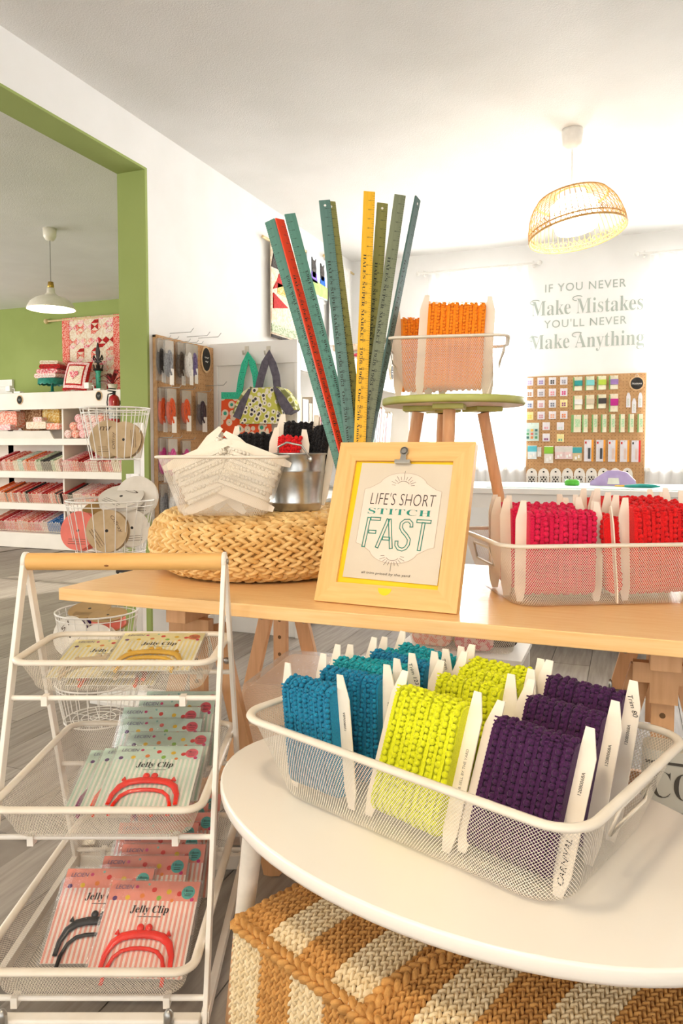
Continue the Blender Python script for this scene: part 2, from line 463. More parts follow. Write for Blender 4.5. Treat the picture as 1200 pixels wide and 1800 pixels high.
# ------------------------------------------------------------------ pendant of bamboo strips, and the white one in the next room
M_bamboo = mat('bamboo', '#ddb06e', 0.6, col2='#c4914f', scale=60)
M_glow = mat('lit_diffuser', '#fff3dc', 0.6, col2='#ffefd2', emit=6.0)
M_cord = mat('white_cord', '#f2efe8', 0.5, col2='#e6e2da')
def bamboo_lamp():
    c = Vector((-0.318, 4.09, CEIL))
    t = thing('pendant_lamp', 'bamboo cage pendant lamp with lit white diffuser hanging before the wall lettering', 'lamp', c)
    MB().lathe([(0.0, 0), (0.052, 0), (0.054, -0.02), (0.048, -0.075), (0.03, -0.1), (0.0, -0.102)], 24).build('ceiling_cup', M_cord, t)
    MB().tube([(0, 0, -0.1), (0, 0, -0.40)], 0.0035, 6).build('cord', M_cord, t)
    T = Matrix.Translation((0, 0, -0.325)) @ Matrix.Rotation(radians(-9), 4, 'Y') @ Matrix.Rotation(radians(-4), 4, 'X')
    def prof(a):  # a 0 top .. 1 rim
        q = a*pi/2; return (0.075+0.168*sin(q)**0.9, -0.215*(1-cos(q))**1.15-0.002)
    ribs = MB()
    for k in range(52):
        th = 2*pi*k/52
        ribs.tube([(prof(a)[0]*cos(th), prof(a)[0]*sin(th), prof(a)[1]) for a in np.linspace(0, 1, 12)], 0.0019, 5, M=T)
    o = ribs.build('strip_cage', M_bamboo, t); o['kind'] = 'stuff'
    for a0, r in ((0.02, 0.004), (0.38, 0.0045), (0.94, 0.004), (1.0, 0.006)):
        p = prof(a0)
        MB().tube([((p[0]+0.001)*cos(x), (p[0]+0.001)*sin(x), p[1]) for x in np.linspace(0, 2*pi, 60, endpoint=False)], r, 6, True, M=T).build('hoop', M_bamboo, t)
    wv = MB()
    for k in range(60):   # plaited band above the rim and around the shoulder
        for a0, a1, s in ((0.86, 0.99, 1), (0.86, 0.99, -1), (0.36, 0.41, 1), (0.36, 0.41, -1)):
            th = 2*pi*k/60; P = []
            for i in range(4):
                a = a0+(a1-a0)*i/3; p = prof(a); P.append(((p[0]+0.003)*cos(th+s*0.055*i), (p[0]+0.003)*sin(th+s*0.055*i), p[1]))
            wv.tube(P, 0.0016, 4, M=T)
    o = wv.build('plaited_band', M_bamboo, t); o['kind'] = 'stuff'
    MB().lathe([(0.0, -0.035), (0.085, -0.035), (0.118, -0.06), (0.122, -0.12), (0.105, -0.19), (0.0, -0.195)], 32, M=T).build('diffuser', M_glow, t)
    lamp('bulb_bamboo', 'POINT', c+Vector((0, 0, -0.56)), 14, WARM, 0.1)
bamboo_lamp()
M_enamel = mat('cream_enamel', '#efe9da', 0.3, col2='#e8e1d0')
M_brass = mat('brass', '#c9a552', 0.3, 0.9, col2='#b08d3f')
def bell_lamp():
    c = Vector((-4.093, 4.451, CEIL))
    t = thing('pendant_lamp', 'off-white bell-shaped metal pendant lamp in the green room', 'lamp', c)
    MB().lathe([(0.0, 0), (0.05, 0), (0.046, -0.06), (0.03, -0.085), (0.0, -0.088)], 24).build('ceiling_cup', M_enamel, t)
    MB().tube([(0, 0, -0.08), (0, 0, -0.40)], 0.003, 6).build('cord', mat('grey_cord', '#8d8a83', 0.7), t)
    MB().lathe([(0.0, -0.395), (0.02, -0.395), (0.024, -0.43), (0.02, -0.44), (0.0, -0.44)], 16).build('collar', M_brass, t)
    MB().lathe([(0.0, -0.435), (0.027, -0.44), (0.03, -0.475), (0.05, -0.495), (0.11, -0.515), (0.15, -0.545), (0.172, -0.585), (0.178, -0.60),
                (0.172, -0.598), (0.147, -0.552), (0.105, -0.523), (0.04, -0.505), (0.0, -0.50)], 40).build('shade', M_enamel, t)
    MB().ball((0, 0, -0.55), 0.04, 12, 8).build('bulb', mat('lit_bulb', '#fff0cf', emit=14.0), t)
    lamp('bulb_bell', 'POINT', c+Vector((0, 0, -0.57)), 34, WARM, 0.05)
    return t
bell = bell_lamp()
# added unseen pendants for warm fill: behind the camera and in the green room
for x, y, s, e in ((-0.35, 0.1, 'over the near display tables', 37), (-1.5, -1.0, 'behind the wooden trolley', 26), (-5.6, 2.2, 'deeper in the green room', 48)):
    c = copy_thing(bell, 'added unseen bell pendant for warm fill '+s, (x, y, CEIL))
    lamp('bulb_'+s.split()[-1], 'POINT', (x, y, CEIL-0.6), e, WARM, 0.12)
# ------------------------------------------------------------------ green room: fabric shelves
YS = 6.33
M_unit = mat('shelf_white', '#efe6da', 0.55, col2='#e8dfd2', scale=3)
def sz(v, u=100): return atY(u, v, YS).z
XA, XB, XD = -7.4, atY(222, 830, YS).x, atY(107, 830, YS).x
unit = thing('fabric_shelf', 'long white slanted shelf of fabric bolts against the green wall', 'shelf', (0, YS, 0))
def ub(name, x0, x1, y0, y1, z0, z1): return MB().box((x0, y0, z0), (x1, y1, z1)).build(name, M_unit, unit, bevel=0.004)
zb, z3, z2, z1, zt = sz(940), sz(886), sz(829), sz(771), 1.71
ub('plinth', XA, XB, 0.0, 0.40, 0.0, zb)
ub('back_panel', XA, XB, 0.39, 0.41, zb, zt)
ub('end_panel', XB-0.03, XB, 0.0, 0.39, zb, zt-0.2)
for x in (XD, XA+0.02): ub('divider', x-0.012, x+0.012, 0.04, 0.39, zb, zt)
for z in (z3, z2): ub('shelf_lip', XA, XB-0.03, -0.01, 0.02, z-0.075, z)
ub('shelf_lip', XA, XB-0.03, -0.01, 0.02, z1-0.07, z1)
for z in (zb, z3-0.02, z2-0.02):
    MB().add([(XA, 0.02, z), (XB-0.03, 0.02, z), (XB-0.03, 0.39, z+0.12), (XA, 0.39, z+0.12), (XA, 0.02, z-0.02), (XB-0.03, 0.02, z-0.02), (XB-0.03, 0.39, z+0.10), (XA, 0.39, z+0.10)],
             [(0, 1, 2, 3), (7, 6, 5, 4), (0, 4, 5, 1), (1, 5, 6, 2), (2, 6, 7, 3), (3, 7, 4, 0)]).build('slanted_shelf', M_unit, unit)
ub('top_shelf', XA, XB-0.03, 0.02, 0.39, z1-0.02, z1)
ub('fascia', XA, XB, -0.02, 0.01, sz(719), zt)
ub('top_board', XA, XB, 0.0, 0.40, zt-0.03, zt)
MB().add([(XA, 0.0, z1), (XD-0.09, 0.0, z1), (XD-0.12, -0.03, z1+0.085), (XA, -0.03, z1+0.085), (XA, 0.02, z1), (XD-0.09, 0.02, z1), (XD-0.12, -0.015, z1+0.085), (XA, -0.015, z1+0.085)],
         [(0, 1, 2, 3), (7, 6, 5, 4), (0, 4, 5, 1), (1, 5, 6, 2), (2, 6, 7, 3)]).build('tray_lip', M_unit, unit)

def fabric(name, a, b, scale=60, kind='noise', con=(0.45, 0.55)): return mat('fabric_'+name, a, 0.9, col2=b, scale=scale, kind=kind, contrast=con, sheen=0.2)
FAB = {k: fabric(k, *v) for k, v in dict(
    red=('#c8201c', '#a01512'), rose=('#e0566a', '#f3c9c4'), pink=('#f0a3a8', '#f7ddd6', 70), scarlet=('#dd3526', '#f2b8a4', 90),
    orange=('#ee7a2a', '#e05a18'), coral=('#ee8a72', '#f6d3c0'), cream=('#f3e6d2', '#e6cdb0', 60), dark=('#2d2826', '#4a4340', 90), sage=('#9fb08a', '#dfe3c8', 70),
    mint=('#a7cdbb', '#e5eee2', 70), white=('#f5efe6', '#e8a9a0', 90), blue=('#2e6db0', '#f2f0ea', 60, 'voronoi', (0.2, 0.35)), brown=('#8a5a3a', '#c8a27c'), gold=('#d9a441', '#eed9a0')).items()}
M_end = mat('folded_edges', '#efe6d6', 0.9, col2='#c9b59a', scale=260, stretch=(9, 1, 1))
NAMES = {'red': 'red', 'rose': 'rose pink', 'pink': 'pale pink', 'scarlet': 'scarlet print', 'orange': 'orange', 'coral': 'coral print', 'cream': 'cream', 'dark': 'charcoal',
         'sage': 'sage green', 'mint': 'mint', 'white': 'white print', 'blue': 'blue dotted', 'brown': 'brown', 'gold': 'gold print'}
bm_cache = {}
def bolt_mesh(k, hh):
    if (k, hh) not in bm_cache:
        mb = MB(); n = 6; w = 0.0105; dp = 0.33
        out = [(-w, 0.004), (w, 0.004), (w, hh-w)]+[(w*cos(a), hh-w+w*sin(a)) for a in np.linspace(0.3, pi-0.3, n)]+[(-w, hh-w)]
        mb.prism(out, 0.0, dp, 'y', 0, smooth=False)
        # the front end shows the pale folded edges around a cardboard core
        mb.prism([(x*0.72, 0.006+(z-0.004)*0.93) for x, z in out], -0.003, 0.0, 'y', 1)
        mb.prism([(x*0.3, 0.02+(z-0.004)*0.75) for x, z in out], -0.004, -0.0025, 'y', 0)
        bm_cache[(k, hh)] = mb.mesh('fabric_bolt', [FAB[k], M_end])
    return bm_cache[(k, hh)]
ROWS = [(z2, ['rose', 'red', 'pink', 'scarlet', 'coral', 'scarlet', 'cream', 'mint', 'coral', 'orange', 'scarlet', 'cream', 'sage', 'dark', 'dark', 'sage', 'cream', 'white'],
         ['pink', 'rose', 'scarlet', 'red', 'pink', 'rose', 'white', 'red', 'scarlet', 'rose', 'cream', 'pink']),
        (z3, ['orange', 'coral', 'dark', 'orange', 'white', 'red', 'scarlet', 'dark', 'red', 'scarlet', 'rose', 'red', 'white', 'scarlet', 'dark'],
         ['red', 'dark', 'white', 'pink', 'coral', 'scarlet', 'red', 'dark', 'rose', 'red']),
        (zb+0.02, ['coral', 'red', 'rose', 'scarlet', 'pink', 'coral', 'scarlet', 'rose', 'pink', 'white', 'blue', 'blue'],
         ['scarlet', 'dark', 'cream', 'brown', 'gold', 'pink', 'coral', 'white', 'orange', 'rose'])]
RN = ['upper', 'middle', 'lowest']
for ri, (z, lft, rgt) in enumerate(ROWS):
    x = atY(-14, 830, YS).x; bay = 0; i = 0
    L_n = int((XD-0.016-x)/0.0235); R_n = int((XB-0.05-XD)/0.0235)
    for i in range(L_n+R_n):
        left = i < L_n
        seq = lft if left else rgt
        q = i/L_n if left else (i-L_n)/R_n
        k = seq[min(len(seq)-1, int(q*len(seq)+random.uniform(-0.6, 0.6)) % len(seq))]
        xx = x+0.0235*(i+0.5) if left else XD+0.026+0.0235*(i-L_n)
        if xx > XB-0.05: continue
        o = link('fabric_bolt', bolt_mesh(k, random.choice((0.125, 0.132, 0.14))), None, (xx, YS+0.03, z-0.008), (radians(17.5), 0, 0))
        pos = nth(L_n-i if left else i-L_n+1)
        tag(o, '%s fabric bolt, %s from the divider on the %s shelf, %s' % (NAMES[k], pos, RN[ri], 'tray side' if left else 'jamb side'), 'fabric bolt', 'fabric bolts on the slanted shelves, '+RN[ri]+' row')
# patterned boxes in the open tray and rolled fabrics in the bay beside it
def item(name, mb, m, label, cat, group=None, loc=None, rot=None, bevel=0):
    return tag(mb.build(name, m, None, loc, rot, bevel), label, cat, group)
for u0, u1, v0, v1, k, lab, dy in ((0, 29, 722, 753, 'coral', 'large patterned fabric bundle at the edge of the tray', 0.1), (36, 72, 715, 757, 'brown', 'brown floral fabric box at the back of the tray', 0.22),
                               (75, 104, 718, 752, 'gold', 'golden patterned fabric bundle near the divider', 0.2), (46, 80, 741, 754, 'cream', 'small cream box in front of the brown floral one', 0.05),
                               (58, 73, 733, 742, 'white', 'small round fabric tin between the bundles', 0.12), (0, 18, 746, 756, 'pink', 'flat pink fabric stack low in the tray', 0.03), (81, 104, 744, 755, 'coral', 'flat coral fabric stack beside the divider', 0.06)):
    a = atY(u0, v1, YS+dy); b = atY(u1, v0, YS+dy)
    a.z = max(a.z, z1+0.004)
    if u0 == 58: a.z = sz(744)
    w = (b.x-a.x)/2; mb = MB().prism(rrect(w, (b.z-a.z)/2, min(w, (b.z-a.z)/2)*0.35, 4), -0.06, 0.06, 'y')
    item('fabric_bundle', mb, FAB[k], lab, 'fabric', 'fabric bundles in the tray', ((a.x+b.x)/2, YS+dy+0.06, (a.z+b.z)/2))
for r in range(3):
    for c in range(4):
        xx = XD+0.064+c*0.1+r*0.045
        mb = MB().lathe([(0.0, 0), (0.044, 0), (0.047, 0.006), (0.047, 0.24), (0.0, 0.244)], 14, M=Matrix.Rotation(radians(-90), 4, 'X'))
        mb.tube([(0.008*t*cos(t*2.2), -0.001, 0.008*t*sin(t*2.2)) for t in np.linspace(0.5, 4.8, 26)], 0.0025, 4)
        item('fabric_roll', mb, FAB[('white', 'coral', 'pink', 'white')[(r+c) % 4]], '%s rolled fabric by the tray, %s from the divider %s' % (('white', 'coral', 'pink', 'white')[(r+c) % 4], nth(c+1), ('in the bottom layer', 'in the second layer', 'on top')[r]),
             'fabric roll', 'rolled fabrics beside the tray', (xx, YS+0.04+r*0.03, z1+0.049+r*0.085))
# things standing on the shelf
M_oval = mat('chalkboard', '#34312f', 0.85, col2='#2a2826', scale=40)
M_rim = mat('pale_wood_rim', '#e0bd92', 0.6, col2='#d3ac7d', scale=50)
M_chalk = mat('chalk', '#f2efe8', 0.9)
def oval(c, rx, rz, facing, label, text=None, cord=False):
    """wood-rimmed chalkboard label; facing '-y' or '+x'"""
    t = thing('chalkboard_label', label, 'label', c, 0 if facing == '-y' else radians(90), 'chalkboard labels')
    n = 28; P = [(rx*cos(2*pi*i/n), rz*sin(2*pi*i/n)) for i in range(n)]
    MB().prism(P, -0.006, 0.0, 'y').build('rim', M_rim, t)
    MB().prism([(x*0.82, z*0.84) for x, z in P], -0.008, -0.005, 'y').build('slate', M_oval, t)
    mb = MB()
    if text: letter(mb, text, fr(0, -0.0085, 0), w=rx*1.25, offset=0.004)
    else:
        for k in range(2): mb.tube([(rx*0.5*(s/8-0.5)*(1.7-k*0.6), -0.009, rz*(0.12-0.3*k)+rz*0.06*sin(s*1.9)) for s in range(9)], rx*0.03, 4)
    mb.build('chalk_writing', M_chalk, t)
    if cord: MB().tube([(-rx*0.3, -0.003, rz*0.9), (0, -0.003, rz*1.35), (rx*0.3, -0.003, rz*0.9)], 0.0015, 4).build('hanging_loop', M_cord, t)
    return t
oval(atY(35, 703, YS-0.02), 0.042, 0.052, '-y', 'oval chalkboard label on the shelf fascia over the tray')
oval(atY(174, 696, YS-0.02), 0.042, 0.052, '-y', 'oval chalkboard label on the shelf fascia near the fire extinguisher')
for u, v, s in ((18, 690, 'over the tray'), (156, 684, 'beside the red pillow')):
    c = atY(u, v, YS+0.06); t = thing('clip_light', 'small white clip-on light '+s, 'lamp', (c.x, c.y, zt+0.001), 0, 'clip-on lights on the fabric shelf')
    h = max(c.z-zt, 0.06)
    MB().box((-0.035, -0.035, h-0.035), (0.03, 0.03, h+0.03)).build('head', M_white, t, bevel=0.006)
    MB().tube([(0.03, 0, h), (0.07, -0.01, h-0.005), (0.085, -0.02, h-0.06 if h > 0.08 else 0.02), (0.13, -0.02, 0.012)], 0.006, 6).build('arm', M_white, t)
    MB().box((0.1, -0.05, 0), (0.19, 0.01, 0.02)).build('clamp', M_white, t)
M_teal = mat('turquoise_enamel', '#4fc2a5', 0.35, col2='#3fae93')
M_tealm = mat('teal_glass', '#2c8f7e', 0.25, col2='#237a6b', scale=30)
c = atY(92, 690, YS+0.2)
t = thing('cake_stand', 'teal scalloped cake stand carrying folded red fabrics', 'cake stand', (c.x, c.y, zt))
MB().lathe([(0.0, 0), (0.07, 0), (0.06, 0.012), (0.016, 0.03), (0.012, 0.13), (0.03, 0.155), (0.0, 0.155)], 20).build('foot', M_tealm, t)
mb = MB(); V = []; n = 48
for i in range(n):
    a = 2*pi*i/n; s = 0.012*abs(sin(a*8))
    for r, z in ((0.02, 0.155), (0.14, 0.165), (0.15, 0.16), (0.15+s*0.3, 0.105-s)): V.append((r*cos(a), r*sin(a), z))
mb.add(V, [(i*4+k, ((i+1) % n)*4+k, ((i+1) % n)*4+k+1, i*4+k+1) for i in range(n) for k in range(3)], 0, True)
mb.build('plate', M_tealm, t)
zz = zt+0.17
for i, (k, w, h, dx, lab) in enumerate((('white', 0.30, 0.05, -0.02, 'bottom of the pile, white with red print'), ('rose', 0.27, 0.045, 0.0, 'pink print second from the bottom'), ('red', 0.25, 0.05, 0.03, 'deep red in the middle'),
                               ('cream', 0.21, 0.04, 0.01, 'cream on top with a red edge'))):
    mb = MB().prism(rrect(w/2, h/2, h*0.48, 6), -0.09, 0.09, 'y')
    mb.tube([(-w/2+0.01+w*0.9*s/10, -0.092, (0.2 if s % 2 else -0.2)*h*0.5) for s in range(11)], 0.004, 4)
    item('folded_fabric', mb, FAB[k], 'folded fabric on the teal cake stand, '+lab, 'fabric', 'folded fabrics on the cake stand', (c.x+dx, c.y, zz+h/2), (0, 0, 0.1*i))
    zz += h*1.02
# heart pillow
c = atY(128, 675, YS+0.1)
t = thing('throw_pillow', 'red and pink bordered pillow with a heart panel leaning on the shelf top', 'pillow', (c.x, YS+0.12, zt+0.016), 0, rot=(radians(-14), radians(4), 0))
def pillow(s, z0, k, y):
    mb = MB(); n = 16; V = []
    for side in (-1, 1):
        for i in range(n+1):
            for j in range(n+1):
                a, b = i/n*2-1, j/n*2-1; puff = (1-a*a)**0.5*(1-b*b)**0.5 if abs(a) < 1 and abs(b) < 1 else 0
                pull = 1-0.07*((1-abs(a)**2)*(abs(b)**6)+(1-abs(b)**2)*abs(a)**6)
                V.append((a*s*pull, y+side*0.055*puff, z0+b*s*pull))
    Fc = []
    for sd in range(2):
        for i in range(n):
            for j in range(n):
                q = sd*(n+1)**2+i*(n+1)+j; f = (q, q+n+1, q+n+2, q+1); Fc.append(f if sd == 0 else f[::-1])
    mb.add(V, Fc, 0, True); return mb
ps = 0.168
pillow(ps, ps, 'red', 0).build('cushion', FAB['red'], t)
def pil_strip(a, b, k, name):
    """square ring between half sizes a and b lying on the puffed front"""
    mb = MB(); V = []; n = 12
    def yy(x, z):
        p, q = min(1, abs(x/ps)), min(1, abs(z/ps)); return -0.055*((1-p*p)*(1-q*q))**0.5-0.003
    ring = lambda s: [(s*x, s*z) for x, z in [(-1+2*i/n, -1) for i in range(n)]+[(1, -1+2*i/n) for i in range(n)]+[(1-2*i/n, 1) for i in range(n)]+[(-1, 1-2*i/n) for i in range(n)]]
    if b == 0:
        for i in range(n+1):
            for j in range(n+1):
                x, z = (i/n*2-1)*a, (j/n*2-1)*a; V.append((x, yy(x, z), ps+z))
        Fc = [(i*(n+1)+j, (i+1)*(n+1)+j, (i+1)*(n+1)+j+1, i*(n+1)+j+1) for i in range(n) for j in range(n)]
    else:
        A, B = ring(a), ring(b); m = len(A)
        V = [(x, yy(x, z), ps+z) for x, z in A]+[(x, yy(x, z), ps+z) for x, z in B]
        Fc = [(i, (i+1) % m, m+(i+1) % m, m+i) for i in range(m)]
    mb.add(V, Fc, 0, True); mb.build(name, FAB[k], t)
pil_strip(0.145, 0.118, 'pink', 'border'); pil_strip(0.118, 0.1, 'red', 'border'); pil_strip(0.1, 0, 'cream', 'panel')
hp = [(0.058*sin(a)**3, 0.054*(0.8125*cos(a)-0.3125*cos(2*a)-0.125*cos(3*a)-0.0625*cos(4*a))) for a in np.linspace(2*pi, 0, 24, endpoint=False)]
MB().prism([(x, ps+z) for x, z in hp], -0.064, -0.056, 'y').build('heart_motif', FAB['rose'], t)
# turquoise candlestick with a fleur-de-lis
c = atY(173, 680, YS+0.25)
t = thing('candlestick', 'turquoise candlestick topped with a dark fleur-de-lis finial', 'candlestick', (c.x, c.y, zt))
MB().lathe([(0.0, 0), (0.05, 0), (0.045, 0.02), (0.026, 0.05), (0.024, 0.13), (0.032, 0.17), (0.024, 0.2), (0.034, 0.225), (0.034, 0.235), (0.0, 0.235)], 20).build('stem', M_teal, t)
M_iron = mat('dark_iron', '#2b2724', 0.5, 0.6, col2='#3a3430')
MB().lathe([(0.0, 0.235), (0.05, 0.237), (0.055, 0.25), (0.045, 0.26), (0.0, 0.258)], 16).build('cup', M_iron, t)
mb = MB()
mb.prism([(-0.005, 0.25), (0.005, 0.25), (0.014, 0.36), (0.026, 0.44), (0.0, 0.54), (-0.026, 0.44), (-0.014, 0.36)], -0.008, 0.008, 'y')
for s in (-1, 1): mb.tube([(0, 0, 0.30), (s*0.03, 0, 0.36), (s*0.055, 0, 0.40), (s*0.065, 0, 0.37), (s*0.05, 0, 0.35)], 0.009, 6)
mb.box((-0.04, -0.012, 0.325), (0.04, 0.012, 0.34))
mb.build('finial', M_iron, t)
mb = MB()
for i in range(10):
    a = 2*pi*i/10; mb.tube([(0.045*cos(a), 0.045*sin(a), 0.25), (0.055*cos(a), 0.055*sin(a), 0.30)], 0.004, 4)
mb.build('crown', M_iron, t)
# quilt on the green wall
q0, q1 = atY(110, 562, YG-0.03), atY(213, 552, YG-0.03); qz0 = 1.62; qz1 = q1.z; qw = q1.x-q0.x; qh = qz1-qz0
t = thing('wall_quilt', 'red and white patchwork quilt hanging on the green wall', 'quilt', (q0.x, YG-0.03, qz0))
MB().box((0, -0.008, 0), (qw, 0.008, qh)).build('backing', FAB['cream'], t)
bw = 0.1
for x0, x1, a, b in ((0, bw, 0, qh), (qw-bw, qw, 0, qh), (bw, qw-bw, 0, bw)): MB().box((x0, -0.013, a), (x1, -0.008, b)).build('border', FAB['scarlet'], t)
cs = (qw-2*bw)/6; tri = {}
for r in range(11):
    for c_ in range(6):
        if (r+c_) % 2 == 0 or True:
            x = bw+c_*cs; z = bw+r*(qh-bw)/11; h = (qh-bw)/11
            k = random.choice(('red', 'rose', 'pink', 'coral', 'white', 'scarlet'))
            if (c_ % 2 == 0 and r % 3 == 2): continue
            key = (k, (r+c_*2) % 4)
            if key not in tri:
                P = [(0, 0), (cs, 0), (cs, h), (0, h)]; P = P[key[1]:]+P[:key[1]]
                mid = (cs/2, h/2)
                mb = MB().prism([P[0], P[1], mid], -0.012, -0.008, 'y').prism([P[2], P[3], mid] if key[1] % 2 else [P[1], ((P[1][0]+P[2][0])/2, (P[1][1]+P[2][1])/2), mid], -0.012, -0.008, 'y')
                tri[key] = mb.mesh('patch', FAB[k])
            link('patch', tri[key], t, (x, 0, z))
item('quilt_rod', MB().tube([(q0.x-0.22, 0, 0), (q1.x+0.2, 0, 0)], 0.012, 8).ball((q0.x-0.23, 0, 0), 0.03), mat('pale_rod', '#dcc28e', 0.5), 'pale wooden rod holding up the red and white quilt', 'rod', None, (0, YG-0.035, qz1-0.015))
# fire extinguisher and red-leaved plant at the shelf end
c = atY(203, 720, YS-0.09); 
t = thing('fire_extinguisher', 'red fire extinguisher at the end of the fabric shelf', 'fire extinguisher', (c.x, YS-0.11, atY(203, 745, YS-0.1).z))
M_red = mat('red_enamel', '#b4141a', 0.3, col2='#9c0f14', coat=0.5)
MB().lathe([(0.0, 0), (0.05, 0), (0.055, 0.02), (0.055, 0.24), (0.045, 0.275), (0.02, 0.295), (0.0, 0.297)], 20).build('tank', M_red, t)
MB().lathe([(0.0565, 0.05), (0.0565, 0.17)], 20).build('label_wrap', mat('printed_label', '#d8d5cf', 0.6, col2='#7a7a7a', scale=90), t)
MB().lathe([(0.0, 0.29), (0.016, 0.29), (0.016, 0.33), (0.0, 0.33)], 12).box((-0.01, -0.09, 0.325), (0.01, 0.02, 0.335)).box((-0.01, -0.08, 0.35), (0.01, 0.02, 0.36)).build('valve', mat('black_plastic', '#1c1b1b', 0.5), t)
MB().box((-0.02, 0.05, 0.2), (0.02, 0.0895, 0.24)).build('wall_bracket', MATS['black_plastic'], t)
MB().tube([(0, -0.01, 0.31), (-0.05, -0.03, 0.3), (-0.065, -0.03, 0.22), (-0.062, -0.02, 0.1)], 0.007, 6).build('hose', MATS['black_plastic'], t)
c = atY(198, 684, YS+0.12); t = thing('potted_plant', 'small plant with long dark red leaves on the shelf end', 'plant', (c.x, YS+0.12, zt))
MB().lathe([(0.0, 0), (0.04, 0), (0.052, 0.07), (0.046, 0.07), (0.0, 0.06)], 16).build('pot', mat('cream_pot', '#e6dccb', 0.6), t)
M_rl = mat('red_leaf', '#a3202a', 0.5, col2='#3a1618', scale=25)
for i, (a, l, h) in enumerate(((180, 0.17, 0.10), (150, 0.15, 0.13), (210, 0.14, 0.04), (60, 0.12, 0.14), (20, 0.13, 0.08), (100, 0.13, 0.17), (250, 0.12, 0.1), (330, 0.12, 0.12))):
    a = radians(a); mb = MB(); V = []
    for s in range(7):
        q = s/6; w = 0.02*sin(pi*min(1, q*0.93+0.06))**0.8; r = l*q; z = 0.06+h*sin(q*2.2)
        for k in (-1, 0, 1): V.append((r*cos(a)-k*w*sin(a), r*sin(a)+k*w*cos(a), z+abs(k)*0.006))
    mb.add(V, [(s*3+k, s*3+k+1, s*3+k+4, s*3+k+3) for s in range(6) for k in range(2)], 0, True)
    mb.build('leaf', M_rl, t)
# white door surround at the frame edge
d1 = struct(MB().box((-8.0, -0.02, 0), (-7.9, 0.02, 1.0)).box((-8.9, -0.02, 0), (-8.8, 0.02, 1.0)).box((-8.9, -0.02, 1.0), (-7.9, 0.02, 1.1)).build('door_1', M_trim), 'white door surround')
xe = atY(25, 690, YG).x; zd = atY(12, 668, YG).z
d1.data.clear_geometry()
mb = MB().box((xe-0.08, YG-0.03, 0), (xe, YG, zd)).box((xe-0.98, YG-0.03, 0), (xe-0.9, YG, zd)).box((xe-0.9, YG-0.028, zd-0.08), (xe-0.08, YG, zd)).box((xe-0.9, YG-0.012, 0), (xe-0.08, YG, zd-0.08))
d1.data.from_pydata(mb.v, [], mb.f)
# ------------------------------------------------------------------ pegboards
M_peg = mat('hardboard', '#c49a6c', 0.8, col2='#b88c5d', scale=60)
M_hole = mat('peg_hole', '#6b4d33', 0.9, col2='#5a4029')
M_hook = mat('zinc_hook', '#c9c9c6', 0.35, 0.8, col2='#b4b4b0')
M_clear = film('clear_pouch', 0.10, '#f3efe8', 0.12)
M_card = mat('white_card', '#f4efe7', 0.7, col2='#eee8de', scale=30)
M_kraft = mat('kraft_strap', '#c8a478', 0.8, col2='#b78f60', scale=40)
def pegboard(name, label, M, w, h, pitch, hr):
    t = thing(name, label, 'pegboard'); t.matrix_world = M
    MB().box((0, -0.006, 0), (w, 0.0, h)).build('board', M_peg, t)
    mb = MB(); nx = int(w/pitch); nz = int(h/pitch); n = 6
    for i in range(nx):
        for j in range(nz):
            x = (i+0.5)*w/nx; z = (j+0.5)*h/nz
            mb.add([(x+hr*cos(2*pi*k/n), -0.0066, z+hr*sin(2*pi*k/n)) for k in range(n)], [tuple(range(n))], 0)
    mb.build('peg_holes', M_hole, t)['kind'] = 'stuff'
    fr_ = MB()
    for a, b in (((0, 0), (w, 0.012)), ((0, h-0.012), (w, h)), ((0, 0), (0.012, h)), ((w-0.012, 0), (w, h))): fr_.box((a[0], 0, a[1]), (b[0], 0.018, b[1]))
    fr_.build('batten', M_kraft, t)
    return t
# ---- on the left wall: bag handles in pouches
LP0, LP1 = atX(273, 588, XL+0.02), atX(373, 612, XL+0.02)
ly0, ly1, lz1 = LP0.y, LP1.y, LP0.z
MLP = plane_M((XL+0.02, ly0, 0.62), (0, 1, 0), (-1, 0, 0)); MLP = Matrix.Translation((XL+0.02, ly0, 0.62)) @ Matrix.Rotation(radians(90), 4, 'Z')
pegboard('pegboard', 'brown pegboard of bag handles on the white wall by the green jamb', MLP, ly1-ly0, lz1-0.62, 0.0254, 0.0028)
def rope_mat(k, a, b): return mat('rope_'+k, a, 0.6, col2=b, scale=160, bump=0.4)
ROPE = {'black': rope_mat('black', '#241f1d', '#4a423c'), 'brown': rope_mat('brown', '#6d5a48', '#3d3128'), 'orange': rope_mat('orange', '#e2581c', '#c24310'), 'violet': rope_mat('violet', '#7c6a9a', '#5b4a78'),
        'plum': rope_mat('plum', '#4a3640', '#2f2229'), 'pink': rope_mat('pink', '#d4418e', '#b12a72'), 'white': rope_mat('white', '#eceae6', '#d2cfc9'), 'grey': rope_mat('grey', '#8f8f92', '#6c6c70')}
